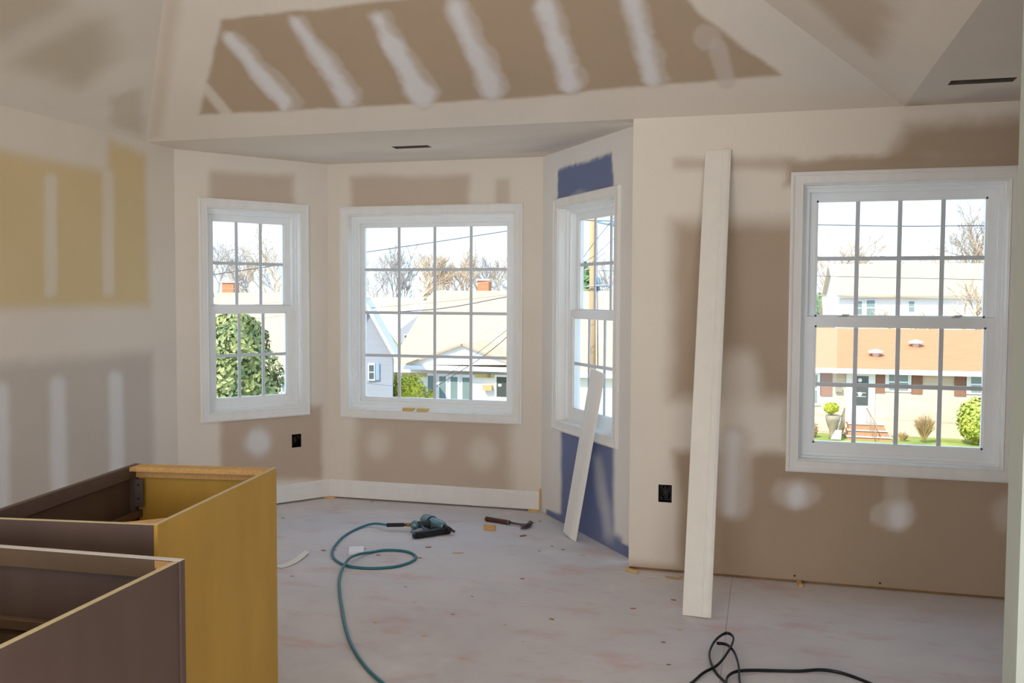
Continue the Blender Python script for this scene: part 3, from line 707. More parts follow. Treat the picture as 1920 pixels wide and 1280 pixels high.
for s in (-1, 1):
    cl = [h3-vv*.008, h3-vv*.03-u*.004, h3-vv*.055-u*.016, h3-vv*.075-u*.034]
    under(MB().tube([c_+V([0, 0, s*.006]) for c_ in cl], [.012, .0105, .008, .004], 6).build('claw', HS), ham)
# ------------------------------------------------------------------ black flat cord
cz = lambda pts: [(1160+a/2.526, 820+b/2.526) for a, b in pts]
loopA = cz([(240, 1235), (345, 1162), (400, 1115), (470, 1075), (520, 1010), (543, 960), (535, 935), (505, 927), (460, 958), (432, 1010), (435, 1060), (462, 1115), (510, 1165), (560, 1230), (590, 1240), (572, 1150), (570, 1100), (562, 1055), (543, 1010), (510, 980), (466, 974)])
lift = [0, 0, .005, .012, .025, .03, .03, .03, .025, .012, .004, .0, 0, .0, 0.0, .006, .012, .016, .02, .022, .012]
loopB = cz([(505, 1235), (508, 1165), (518, 1130), (560, 1107), (640, 1102), (740, 1104), (850, 1106), (960, 1100), (1060, 1116), (1190, 1164), (1330, 1230)])
cord = tag(empty('power_cord', (*on_floor(1380, 1260)[:2], 0)), 'black flat power cord with a raised loop in the foreground', 'cord')
CORD = mat('cord_black', (16, 15, 18), .45)
for nm, L_, lf in (('looped_length', loopA, lift), ('straight_length', loopB, [0, 0, .008, .010, .004, 0, 0, .004, 0, 0, 0])):
    P_ = [on_floor(x, y, .006+z*1.0) for (x, y), z in zip(L_, lf)]
    under(MB().tube(smooth(P_, 6), .006, 8, flat=(.7, 1.2)).build(nm, CORD), cord)
# ------------------------------------------------------------------ shavings and chips
sh = [on_floor(x, y, .003) for x, y in ((520, 1063), (535, 1060), (552, 1053), (566, 1044), (576, 1036))]
mb = MB(); vs = []
for i, p in enumerate(sh):
    for s in (-1, 1): vs.append((p[0]+s*(.032-.003*i)*.93, p[1]-s*(.032-.003*i)*.37, p[2]+(.010*(i/4)**2)))
vs += [(x, y, z+.0015) for x, y, z in vs]
n = len(sh)
mb.add(vs, [(2*i, 2*i+1, 2*i+3, 2*i+2) for i in range(n-1)]+[(2*n+2*i, 2*n+2*i+2, 2*n+2*i+3, 2*n+2*i+1) for i in range(n-1)]+[(2*i, 2*i+2, 2*n+2*i+2, 2*n+2*i) for i in range(n-1)]+[(2*i+1, 2*n+2*i+1, 2*n+2*i+3, 2*i+3) for i in range(n-1)])
tag(mb.build('paper_strip', mat('paper_strip', (232, 226, 218), .8)), 'curled pale strip of paper tape beside the mustard cabinet', 'paper strip')
p = on_floor(1264, 1084); o = MB().tube(smooth([(-.045, .01, .004), (-.01, -.004, .008), (.02, -.012, .006), (.04, .008, .012)], 4), [.004]*12+[.003], 5, flat=(1.6, .7)).build('wood_splinter', PINE, None, (p[0], p[1], 0)); tag(o, 'curved wood splinter on the floor left of the tall board', 'splinter')
CHIP = [mat('chip_a', (204, 170, 132), .7), mat('chip_b', (160, 104, 84), .7), mat('chip_c', (206, 200, 194), .7), mat('chip_d', (122, 98, 84), .7)]
spots = [(858, 1037, .055, .3, 0), (709, 1041, .035, -.2, 1), (684, 1029, .02, .2, 1), (787, 1046, .03, .1, 1), (803, 1026, .04, .5, 1), (530, 971, .025, .1, 3), (548, 1080, .022, .4, 1), (778, 1128, .03, .1, 2), (704, 1167, .022, 0, 0), (796, 1192, .022, .7, 0), (849, 1152, .02, .2, 1), (947, 1171, .02, -.3, 0), (979, 1085, .025, 0, 1), (1034, 1161, .03, -.3, 1), (866, 1234, .025, .1, 0), (998, 980, .03, .2, 3), (1012, 977, .022, 0, 3), (980, 1005, .05, .9, 3), (1035, 1024, .02, 0, 3), (1011, 1033, .02, .3, 1),
    (1187, 1141, .03, .1, 1), (1263, 1125, .03, -.1, 1), (1275, 1181, .025, .2, 0), (1243, 1204, .02, 0, 3), (1253, 1246, .02, .3, 3), (1092, 1041, .03, 0, 0), (1055, 1030, .02, .2, 3), (1066, 1005, .02, .6, 3), (1084, 1000, .02, .3, 3), (756, 1064, .03, .1, 2), (628, 1031, .02, 0, 1), (697, 941, .02, 0, 3), (606, 1032, .03, 0, 3), (760, 1100, .015, 0, 3), (885, 1118, .015, .3, 3), (981, 1203, .015, .2, 0)]
rn = random.Random(2)
shapes = []
for k in range(4):
    a = [(math.cos(t)*(.5 if k else .5)*(1+.3*rn.uniform(-1, 1)), math.sin(t)*.22*(1+.4*rn.uniform(-1, 1))) for t in np.linspace(0, 2*math.pi, 7)[:-1]]
    me = MB().prism(a, 0, .07, 'z').mesh('wood_chip'); me.materials.append(CHIP[k]); shapes.append(me)
for x, y, L_, rz, k in spots:
    p = on_floor(x, y); o = bpy.data.objects.new('wood_chip', shapes[k]); col.objects.link(o); o.location = (p[0], p[1], .0005); o.rotation_euler = (0, 0, rz); o.scale = (L_, L_, L_)
    tag(o, ['small pale wood chip on the dusty floor', 'small reddish wood chip on the dusty floor', 'small white plaster crumb on the dusty floor', 'small dark brown chip on the dusty floor'][k], 'wood chip', ['pale wood chips on the floor', 'reddish wood chips on the floor', 'plaster crumbs on the floor', 'dark chips on the floor'][k])

# ================================================================== OUTSIDE THE WINDOWS
def E(x, y, Y): return at_depth(x, y, Y)
GZ = E(1690, 818, 38)[2]
LAWN = mat('lawn', (128, 150, 62), .9, .25, .6, rgb2=(168, 170, 96))
GRND = mat('street_ground', (168, 160, 146), .9, .08, .4)
g = MB().box(-90, 90, 7.5, 140, GZ-.3, GZ).build('ground', GRND); g['kind'] = 'structure'
lw = MB().box(-2.5, 40, 33.5, 37.9, GZ, GZ+.02).build('lawn', LAWN); lw['kind'] = 'structure'
lw = MB().prism([(-6.6, 30), (-4.6, 30), (-4.4, 36), (-8.5, 36)], GZ, GZ+.02, 'z').build('lawn_side', LAWN); lw['kind'] = 'structure'
ROOFT = mat('tan_shingle', (182, 158, 132), .9, .06, 3, stretch=(.4, 1, 8)); ROOFO = mat('orange_shingle', (184, 126, 88), .9, .06, 3, stretch=(.4, 1, 8))
ROOFG = mat('grey_shingle', (178, 162, 134), .9, .05, 3, stretch=(.4, 1, 8)); ROOFW = mat('pale_shingle', (214, 208, 202), .9, .04, 3)
SIDW = mat('white_siding', (232, 228, 222), .7, .03, 2, stretch=(.1, .1, 9)); SIDG = mat('grey_siding', (150, 150, 156), .7, .04, 3, stretch=(.1, .1, 7))
SIDB = mat('beige_siding', (206, 186, 164), .8, .09, 2.2, stretch=(.35, .35, 6)); WHITE = mat('white_paint', (236, 234, 230), .5)
SHUT = mat('brown_shutter', (140, 98, 78), .6, .05, 5); SHUTB = mat('blue_shutter', (136, 156, 172), .6); BRICK = mat('chimney_brick', (176, 118, 84), .85, .15, 9)
PANE = mat('house_glass', (120, 138, 134), .12, .1, .8, spec=.7); DARKG = mat('dark_glass', (70, 76, 74), .15, spec=.7); MUSTW = mat('ochre_trim', (200, 180, 110), .7)
CONC = mat('concrete_step', (206, 196, 184), .8); BRK2 = mat('brick_riser', (186, 130, 96), .85, .1, 8)
def slab(mb, pts, t):                                            # sheet of thickness t under four points
    P = [V(p, float) for p in pts]; n = np.cross(P[1]-P[0], P[2]-P[0]); n /= np.linalg.norm(n)
    if n[2] < 0: n = -n
    return mb.add([*P, *[p-n*t for p in P]], [(0, 1, 2, 3), (7, 6, 5, 4)]+[(i, (i+1) % 4, 4+(i+1) % 4, 4+i) for i in range(4)])
def rect(par, nm, mt, Y, px, d0=0.0, d1=.06):
    """box on a facade plane at depth Y covering the pixel box px, from Y+d0 (back) to Y-d1 (front)"""
    a = E(px[0], px[1], Y); b = E(px[2], px[3], Y)
    return under(MB().box(min(a[0], b[0]), max(a[0], b[0]), Y-d1, Y+d0, min(a[2], b[2]), max(a[2], b[2])).build(nm, mt), par)
def win(par, Y, px, gl=PANE, split=True, mt=WHITE):
    f = rect(par, 'window', mt, Y, px, 0, .05); w = (px[2]-px[0])*.14; h = (px[3]-px[1])*.08; m_ = (px[1]+px[3])/2
    for y0, y1 in (((px[1]+h, m_-h*.3), (m_+h*.3, px[3]-h)) if split else ((px[1]+h, px[3]-h),)):
        p_ = rect(par, 'pane', gl, Y, (px[0]+w, y0, px[2]-w, y1), -.03, .058); p_.parent = f; p_.matrix_parent_inverse = Matrix.Identity(4)
    return f
def house(label, x0, x1, ye, yr, Y, run, roof, wall, over=.35, yb=None, hip=False, gable=True, name='house'):
    """ridge parallel to the street: wall plane at Y, eave pixel row ye, ridge pixel row yr at Y + run"""
    xm = (x0+x1)/2; ez = E(xm, ye, Y)[2]; rz_ = E(xm, yr, Y+run)[2]; X0 = E(x0, ye, Y)[0]; X1 = E(x1, ye, Y)[0]; zb = GZ if yb is None else E(xm, yb, Y)[2]
    e = tag(empty(name, ((X0+X1)/2, Y+run, zb)), label, 'house')
    under(MB().prism([(Y, zb), (Y+2*run, zb), (Y+2*run, ez), (Y+run, rz_-.05), (Y, ez)], X0, X1, 'x').build('wall', wall), e)
    dz = (rz_-ez)/run*over; mb = MB()
    slab(mb, [(X0-over, Y-over, ez-dz+.12), (X1+over, Y-over, ez-dz+.12), (X1+over, Y+run, rz_+.12), (X0-over, Y+run, rz_+.12)], .12)
    slab(mb, [(X0-over, Y+run, rz_+.12), (X1+over, Y+run, rz_+.12), (X1+over, Y+2*run+over, ez-dz+.12), (X0-over, Y+2*run+over, ez-dz+.12)], .12)
    under(mb.build('roof', roof), e)
    under(MB().box(X0-over, X1+over, Y-over-.1, Y-over, ez-dz-.06, ez-dz+.12).build('gutter', WHITE), e)
    return e
def chimney(par, px, Y, mt=BRICK, dy=.5):
    a = E(px[0], px[1], Y); b = E(px[2], px[3], Y)
    o = under(MB().box(a[0], b[0], Y, Y+dy, b[2], a[2]).build('chimney', mt), par)
    under(MB().box(a[0]-.06, b[0]+.06, Y-.06, Y+dy+.06, a[2], a[2]+.08).build('chimney_cap', CONC), par)

# --- ranch seen through the left bay window
h1_ = house('tan-roofed house seen through the left bay window', 300, 570, 690, 553, 34, 5.0, ROOFT, SIDW)
chimney(h1_, (416, 530, 438, 556), 39.0); win(h1_, 34, (526, 696, 556, 738)); win(h1_, 34, (470, 696, 500, 738))
# --- middle house with the white porch gable
Yf = 36.0
h2_ = house('wide tan-roofed house with a white porch gable', 745, 1230, 692, 550, Yf, 5.2, ROOFT, WHITE, over=.3)
chimney(h2_, (895, 526, 916, 556), Yf+5.2)
a, l, r = E(868, 646, Yf-1.6), E(757, 684, Yf-1.6), E(972, 684, Yf-1.6)
under(MB().prism([(l[0], l[2]), (r[0], r[2]), (a[0], a[2])], Yf-1.6, Yf-1.45, 'y').build('porch_gable', WHITE), h2_)
mb = MB(); back = Yf+2.2
slab(mb, [(l[0]-.3, Yf-1.75, l[2]-.08), (a[0], Yf-1.75, a[2]+.06), (a[0], back, a[2]+.06), (l[0]-.3, back, l[2]-.08)], .08)
slab(mb, [(a[0], Yf-1.75, a[2]+.06), (r[0]+.3, Yf-1.75, r[2]-.08), (r[0]+.3, back, r[2]-.08), (a[0], back, a[2]+.06)], .08)
under(mb.build('porch_roof', ROOFT), h2_)
rect(h2_, 'porch_fascia', WHITE, Yf-1.55, (742, 683, 1010, 698), 0, .25)
for px in ((754, 699, 800, 706), (892, 700, 926, 708)): rect(h2_, 'ochre_band', MUSTW, Yf-1.3, px, .02, .08)
rect(h2_, 'porch_wall', WHITE, Yf-1.3, (750, 698, 1010, 872), .05, 0)
for px in ((801, 699, 816, 760), (822, 700, 839, 762), (843, 701, 861, 764), (865, 702, 885, 766)): win(h2_, Yf-1.3, px, PANE, False)
sd = rect(h2_, 'storm_door', WHITE, Yf-1.3, (928, 702, 962, 800), 0, .06); rect(h2_, 'door_glass', DARKG, Yf-1.3, (932, 706, 958, 744), -.03, .07)
rect(h2_, 'door_note', WHITE, Yf-1.3, (935, 719, 941, 724), -.06, .08)
rect(h2_, 'mailbox', mat('mailbox_tan', (190, 160, 110), .6), Yf-1.3, (908, 721, 925, 731), 0, .25)
rect(h2_, 'porch_lamp', mat('lamp_tan', (150, 130, 100), .5), Yf-1.3, (916, 700, 921, 707), 0, .15)
# --- grey gabled house at the left of the middle window, its ridge running away from us
YG = 27.0; gv = E(700, 620, YG)[:2]; gv = gv/np.linalg.norm(gv); grz = math.atan2(gv[1], gv[0])-math.pi/2-.03
gd = V([math.cos(grz), math.sin(grz), 0.0]); go = V([*E(681, 620, YG)[:2], 0.0]); gn = V([-gd[1], gd[0], 0.0])
def gx(x, y): q_ = hit(x, y, go, gn); return ((q_-go) @ gd, q_[2])
hg = tag(empty('house', (go[0], go[1], GZ), grz), 'grey-sided gable house at the left of the middle window', 'house')
ap, rr, ll = gx(681, 562), gx(746, 674), gx(616, 674); wx0, wx1 = gx(622, 700)[0], gx(736, 700)[0]
def gb_(nm, mt, x0, y0, x1, y1, d): 
    a_, b_ = gx(x0, y0), gx(x1, y1); return MB().box(a_[0], b_[0], -d, .0, b_[1]-GZ, a_[1]-GZ).build(nm, mt, hg)
MB().prism([(wx0, 0), (wx1, 0), (wx1, rr[1]+.3-GZ), (ap[0], ap[1]-GZ), (wx0, rr[1]+.3-GZ)], 0, 5.5, 'y').build('wall', SIDG, hg)
mb = MB()
for s_ in (rr, ll): slab(mb, [(ap[0], -.25, ap[1]+.12-GZ), (s_[0], -.25, s_[1]+.02-GZ), (s_[0], 5.7, s_[1]+.02-GZ), (ap[0], 5.7, ap[1]+.12-GZ)], .1)
mb.build('roof', mat('pale_rake', (206, 204, 206), .8), hg)
gw = gb_('window', WHITE, 690, 681, 703, 713, .05)
for y0, y1 in ((684, 696), (698, 710)): MB().box(gx(692, y0)[0], gx(701, y0)[0], -.06, -.04, gx(692, y1)[1]-GZ, gx(692, y0)[1]-GZ).build('pane', DARKG, gw)
gb_('shutter', SHUTB, 704, 680, 711, 712, .05)
# --- smaller houses far behind
hw = house('white-roofed house behind the grey gable house', 640, 775, 648, 590, 50, 4.0, ROOFW, SIDW)
a0, a1 = E(752, 640, 49.5), E(796, 640, 49.5); zt = E(782, 592, 49.5)[2]; ze = E(752, 616, 49.5)[2]
under(MB().prism([(a0[0], GZ), (a1[0], GZ), (a1[0], ze+.2), (E(784, 600, 49.5)[0], zt), (a0[0], ze)], 49.4, 56, 'y').build('gable_wing', SIDG), hw); win(hw, 49.4, (758, 627, 765, 641), DARKG)
for lab, x0, x1, ye, yr, Y, rf, wl in (('far pale roof at the left edge of the middle window', 660, 722, 584, 560, 66, ROOFW, SIDW), ('far grey gabled roof behind the white house', 722, 762, 584, 561, 64, ROOFG, SIDG), ('far small roof beside the big tan roof', 764, 806, 586, 566, 60, ROOFW, SIDW)):
    house(lab, x0, x1, ye, yr, Y, 3.0, rf, wl)
# --- ranch across the street, right window
Y4 = 38.0
h4 = house('orange-roofed beige ranch house seen through the right window', 1440, 2040, 693, 622, Y4, 5.0, ROOFO, SIDB, over=.45)
Y4f = Y4
for px in ((1538, 697, 1560, 742), (1640, 697, 1659, 736), (1709, 699, 1729, 738), (1790, 701, 1811, 742), (1880, 703, 1900, 742)): rect(h4, 'shutter', SHUT, Y4f, px, 0, .05)
for px in ((1496, 697, 1538, 760), (1660, 697, 1709, 735), (1811, 702, 1880, 740)): win(h4, Y4f, px)
dr = rect(h4, 'door_frame', WHITE, Y4f, (1587, 696, 1639, 792), 0, .06)
rect(h4, 'storm_door', WHITE, Y4f, (1597, 700, 1630, 791), -.05, .09); rect(h4, 'door_glass', DARKG, Y4f, (1601, 704, 1627, 760), -.08, .10)
for yb in (720, 724.5, 735, 742): rect(h4, 'glass_bar', WHITE, Y4f, (1606, yb, 1623, yb+1.2), -.09, .11)
for yc in (712, 738): 
    c_ = E(1612, yc, Y4f); under(MB().sphere((c_[0], Y4f-.11, c_[2]), (.08, .02, .08), 10, 6).build('rosette', WHITE), h4)
rect(h4, 'house_mailbox', mat('box_grey', (150, 140, 124), .5), Y4f, (1566, 725, 1579, 734), 0, .15)
for i, (y0, y1) in enumerate(((790, 800), (800, 809), (809, 818), (818, 828))):
    s_ = rect(h4, 'step', BRK2, Y4f, (1588+(-3)*i, y0, 1652+5*i, 829), 0, .9+.35*i)
    t_ = rect(h4, 'tread', CONC, Y4f, (1587-3*i, y0-1.5, 1653+5*i, y0+1.5), 0, .93+.35*i)
IRON = mat('rail_iron', (150, 128, 100), .6)
for sx0, dx_ in ((1584, -12), (1625, 18)):
    t0, t1 = E(sx0, 765, Y4f-.5), E(sx0+dx_, 795, Y4f-1.9); mb = MB(); mb.tube([t0, t1], .025, 6)
    for k in range(9):
        q_ = t0+(t1-t0)*k/8; mb.tube([q_, q_-V([0, 0, .8])], .012, 5)
    mb.tube([t0-V([0, 0, .75]), t1-V([0, 0, .75])], .02, 6); under(mb.build('railing', IRON), h4)
for px in ((1642, 662), (1717, 644)):                              # white attic fans on the roof
    zf = (E(1700, 622, Y4+5)[2]-E(1700, 693, Y4)[2])/5; zz = E(1700, 693, Y4)[2]
    best = min(np.linspace(Y4, Y4+5, 60), key=lambda Yq: abs(E(*px, Yq)[2]-(zz+(Yq-Y4)*zf+.25))); c_ = E(*px, best)
    under(MB().tube([c_-V([0, 0, .3]), c_, c_+V([0, 0, .02]), c_+V([0, 0, .10]), c_+V([0, 0, .16])], [.14, .14, .3, .26, .05], 12).build('roof_vent', mat('vent_white', (214, 214, 218), .4)), h4)
# --- big white house behind it
h5 = house('big white house with grey roof behind the orange roof', 1574, 2060, 553, 497, 58, 6.0, ROOFG, WHITE, over=.3)
for px in ((1603, 562, 1618, 592), (1622, 560, 1643, 593), (1702, 563, 1716, 586), (1828, 562, 1840, 586)): win(h5, 58, px)
rect(h5, 'eave_band', mat('eave_tan', (186, 166, 130), .7), 57.6, (1570, 552, 2060, 557), 0, .05)
hs = house('small brick shed left of the big white house', 1548, 1566, 592, 560, 54, 1.2, mat('shed_roof', (206, 170, 140), .9), BRICK, over=.15, name='shed')

# ------------------------------------------------------------------ greenery
rn = random.Random(11); rng = np.random.RandomState(4)
def leaves(n, fn, size, seed, flatten=.35):
    """leaf blades on the shell described by fn(rng) -> (point, outward normal)"""
    r = np.random.RandomState(seed); vs = []; fs = []
    for i in range(n):
        p, nn = fn(r); a = r.randn(3); t = a-nn*(a @ nn)*.6; t /= np.linalg.norm(t); b = np.cross(nn, t); b /= np.linalg.norm(b)+1e-9
        s = size*(.6+.8*r.rand()); k = len(vs)
        vs += [p-t*s*.5, p+b*s*.28+nn*s*.1, p+t*s*.5+nn*s*.12, p-b*s*.28+nn*s*.1]; fs += [(k, k+1, k+2), (k, k+2, k+3)]
    me = bpy.data.meshes.new('foliage'); me.from_pydata([tuple(map(float, v)) for v in vs], [], fs); return me
def shell(c, R, lo=.75, egg=1.0):
    c = V(c, float); R = V(R, float)
    def f(r):
        d = r.randn(3); d /= np.linalg.norm(d); k = lo+(1-lo)*r.rand()
        k *= 1+.12*math.sin(d[0]*7+d[2]*5)*math.cos(d[1]*6)
        w = 1.0 if d[2] < 0 else (1-d[2]*egg*.0)
        return c+d*R*k*V([w, w, 1]), d
    return f
def cone_shell(base, h, r0, p=.7):
    base = V(base, float)
    def f(r):
        t = r.rand()**1.2; q = 2*math.pi*r.rand(); rr_ = r0*(1-t)**p*(.8+.25*r.rand())*(1+.1*math.sin(9*t*3+q*3))
        d = V([math.cos(q), math.sin(q), .35]); d /= np.linalg.norm(d); return base+V([rr_*math.cos(q), rr_*math.sin(q), h*t]), d
    return f
def plant(name, label, cat, base, me, mt, stem_h, stem_r, core=None, group=None):
    e = tag(empty(name, base), label, cat, group); o = bpy.data.objects.new('foliage', me); col.objects.link(o); me.materials.append(mt); under(o, e); o['kind'] = 'stuff'
    under(MB().tube([base, (base[0]+.02, base[1], base[2]+stem_h)], [stem_r, stem_r*.5], 6).build('trunk', BARK), e)
    if core: 
        under(core.build('inner_mass', mt), e)
    return e
BARK = mat('bark', (150, 128, 104), .9, .1, 5)
LEAF = mat('magnolia_leaf', (88, 112, 54), .45, .3, 2.5, rgb2=(156, 156, 84), spec=.6)
YEW = mat('yellow_green_leaf', (172, 176, 44), .7, .2, 3, rgb2=(214, 206, 70)); HEDGE = mat('hedge_leaf', (110, 136, 56), .7, .3, 2, rgb2=(176, 176, 70)); DRY = mat('dry_twig', (176, 148, 104), .9, .15, 4)
LIGHTG = mat('light_green_leaf', (150, 168, 60), .6, .3, 3, rgb2=(196, 196, 90)); EVER = mat('evergreen', (96, 124, 78), .7, .3, 3)
c_ = E(440, 745, 21.0); top_ = E(440, 588, 21.0); hh = top_[2]-GZ
mgb = (c_[0], 21.0, GZ); Rm = (E(524, 745, 21.0)[0]-c_[0])
plant('magnolia_tree', 'dense glossy green tree filling the lower left bay window', 'tree', mgb, leaves(9000, cone_shell(mgb, hh, Rm*1.35, .38), .16, 1), LEAF, hh*.8, .1,
      MB().tube([V(mgb)+V([0, 0, hh*t]) for t in np.linspace(.02, .94, 9)], [Rm*1.0*(1-t)**.4 for t in np.linspace(.02, .94, 9)], 14))
def ball(label, px, Y, mt, n=1600, size=.09, name='shrub', zs=1.0, cat='shrub', deep=None):
    a = E(px[0], px[1], Y); b = E(px[2], px[3], Y); c = (a+b)/2; R = V([abs(b[0]-a[0])/2, abs(b[0]-a[0])/2, abs(a[2]-b[2])/2])
    base = (c[0], c[1], max(GZ, min(a[2], b[2])-.3) if deep is None else GZ)
    return plant(name, label, cat, base, leaves(n, shell(c, R, .82), size, len(label)), mt, max(.2, c[2]-base[2]), .05, MB().sphere(c, R*.84, 16, 10))
ball('round yellow-green shrub in front of the porch windows', (727, 700, 804, 812), 30.0, YEW, 2600, .12)
ball('small pointed yellow-green shrub right of the round one', (800, 728, 819, 800), 30.5, YEW, 500, .09)
ball('green hedge in the gap beside the grey house', (722, 642, 766, 720), 40.0, HEDGE, 1500, .16)
ball('large green bush at the right of the ranch house', (1797, 744, 1872, 834), 36.5, LIGHTG, 1500, .16)
ball('clipped round topiary beside the ranch door', (1544, 754, 1573, 776), 36.4, YEW, 500, .09)
ball('brown dry shrub left of the ranch steps', (1512, 790, 1533, 822), 36.6, DRY, 400, .08)
def twigs(label, px, Y, n=260):
    b = E((px[0]+px[2])/2, px[3], Y); top = E((px[0]+px[2])/2, px[1], Y); w = abs(E(px[2], px[3], Y)[0]-E(px[0], px[3], Y)[0])/2; h = top[2]-b[2]
    e = tag(empty('dry_bush', b), label, 'bush'); mb = MB(); r = random.Random(8)
    for i in range(n):
        q = r.uniform(0, 6.28); k = r.random()**.5; d = V([math.cos(q)*w*k, math.sin(q)*w*k, h*(1-.35*k*k)*r.uniform(.7, 1)])
        mb.tube([b+d*.02, b+d*.5+V([r.uniform(-.05, .05), 0, .06]), b+d], [.012, .009, .004], 3, caps=False)
    under(mb.build('twigs', DRY), e)['kind'] = 'stuff'; return e
twigs('dry brown twiggy bush before the ranch wall', (1709, 772, 1757, 826), 36.3); twigs('low dry twigs at the foot of the steps', (1680, 806, 1706, 830), 36.6, 90)
b_ = E(1562, 800, 36.4); pot = tag(empty('flower_pot', (b_[0], 36.4, GZ)), 'dark urn planter holding the clipped topiary', 'planter')
under(MB().tube([(b_[0], 36.4, z) for z in np.linspace(GZ, E(1562, 778, 36.4)[2], 6)], [.16, .12, .14, .22, .27, .29], 12).build('urn', mat('urn', (150, 136, 116), .7)), pot)
s0, s1, s2 = E(1577, 782, 36.1), E(1572, 806, 36.1), E(1567, 823, 36.1); sv = tag(empty('snow_shovel', (s2[0], 36.1, GZ)), 'white-bladed snow shovel leaning by the ranch steps', 'shovel')
under(MB().tube([s0, s1], .02, 6).build('handle', mat('shovel_grey', (150, 160, 170), .5)), sv)
under(MB().prism([(s1[0]-.1, s1[2]), (s1[0]+.12, s1[2]), (s2[0]+.18, s2[2]), (s2[0]-.18, s2[2])], 36.06, 36.10, 'y').build('blade', WHITE), sv)
# --- evergreens
def conifer(label, x, y0, y1, Y, r):
    b = E(x, y1, Y); t = E(x, y0, Y); base = (b[0], Y, GZ); h = t[2]-GZ
    return plant('evergreen_tree', label, 'tree', base, leaves(1400, cone_shell(base, h, r, .9), .5, int(x)), EVER, h*.9, .15)
conifer('green conifer behind the utility pole', 1096, 496, 560, 62, 2.2); conifer('green conifer left of the big white house', 1536, 552, 580, 84, 2.4)
# --- bare trees
TW = mat('bare_wood', (200, 176, 150), .9, .12, 2); TW2 = mat('bare_wood_grey', (182, 172, 164), .9, .1, 2)
def bare_tree(label, x, ytop, Y, spread=.5, mt=TW, seed=0, levels=5, base_y=None, ivy=False, kids=3):
    r = random.Random(seed*7+3); t = E(x, ytop, Y); base = V([t[0], Y, GZ]); H_ = t[2]-GZ
    e = tag(empty('bare_tree', base), label, 'tree', 'leafless trees beyond the houses'); tr = MB(); brn = MB()
    def grow_(p, d, L_, rad, lv):
        mid = p+d*L_*.5+V([r.uniform(-1, 1), r.uniform(-1, 1), r.uniform(-.3, .6)])*L_*.06; q = p+d*L_
        (tr if lv == levels else brn).tube([p, mid, q], [max(rad, .022), max(rad*.82, .019), max(rad*.66, .016)], 5 if lv > 2 else 3, caps=False)
        if lv == 0: return
        for k in range(kids+(1 if lv < 4 else 0)):
            ax_ = V([r.gauss(0, 1), r.gauss(0, 1), r.gauss(0, .55)]); ax_ -= d*(ax_ @ d)*.7; ax_ /= np.linalg.norm(ax_)
            nd = d*(1-spread*.45)+ax_*spread*r.uniform(.5, 1.15)+V([0, 0, .12]); nd /= np.linalg.norm(nd)
            s_ = q if k < 2 else p+(q-p)*r.uniform(.45, .95)
            grow_(s_, nd, L_*r.uniform(.58, .82), rad*.62, lv-1)
    grow_(base, V([r.uniform(-.04, .04), 0, 1.0]), H_*.34, H_*.014+.03, levels)
    allz = max(v[2] for v in brn.v); k = H_/(allz-GZ)
    for mb in (tr, brn): mb.v = [(base[0]+(v[0]-base[0])*k, base[1]+(v[1]-base[1])*k, GZ+(v[2]-GZ)*k) for v in mb.v]
    under(tr.build('trunk', mt), e); under(brn.build('branches', mt), e)['kind'] = 'stuff'
    if ivy:
        iv = leaves(500, cone_shell(base+V([0, 0, H_*.15]), H_*.35, .7, .2), .35, seed); o = bpy.data.objects.new('ivy', iv); col.objects.link(o); iv.materials.append(EVER); under(o, e); o['kind'] = 'stuff'
    return e
W_L, W_B, W_R = 'left bay window', 'middle window', 'right window'
trees = [('tall leafless tree at the right of the left bay window', 505, 396, 62, .5, TW), ('ivy-clad leafless tree at the centre of the left bay window', 466, 452, 66, .6, TW2), ('leafless tree at the left edge of the left bay window', 404, 430, 60, .6, TW2), ('thin leafless tree right of the brick chimney in the left bay window', 440, 470, 74, .5, TW), ('short leafless tree at the far right in the left bay window', 536, 470, 76, .6, TW2),
    ('leafless tree at the left edge of the middle window', 697, 452, 66, .5, TW2), ('thin straight leafless tree by the first upright bar of the middle window', 734, 448, 68, .4, TW2), ('orange-trunked leafless tree left of centre in the middle window', 772, 462, 64, .5, TW), ('low leafless tree behind the big tan roof ridge', 812, 500, 78, .6, TW), ('broad fan-shaped leafless tree above the big tan roof', 862, 454, 66, .5, TW), ('leafless tree behind the tan roof chimney', 918, 462, 70, .6, TW), ('leafless tree at the right edge of the middle window', 950, 466, 66, .6, TW2),
    ('leafless tree right of the utility pole', 1138, 468, 70, .5, TW2), ('leafless tree at the left edge of the right window', 1545, 430, 74, .5, TW), ('spreading leafless tree behind the left end of the white house', 1598, 458, 76, .6, TW), ('far leafless tree behind the middle of the grey roof', 1690, 478, 90, .7, TW2), ('tall leafless tree at the right of the right window', 1822, 392, 72, .6, TW), ('tall leafless tree at the far right edge of the right window', 1868, 372, 74, .6, TW2), ('far leafless tree above the right part of the grey roof', 1750, 482, 88, .7, TW)]
for i, (lab, x, yt, Y, spd, mt) in enumerate(trees): bare_tree(lab, x, yt, Y+12, spd, mt, seed=i, ivy=('ivy' in lab), levels=5)
bare_tree('small leafless tree standing in front of the big white house', 1805, 520, 53, .7, TW, seed=40, levels=4)
bare_tree('low spreading leafless tree before the white house wall', 1720, 572, 53.5, .9, TW, seed=41, levels=4)

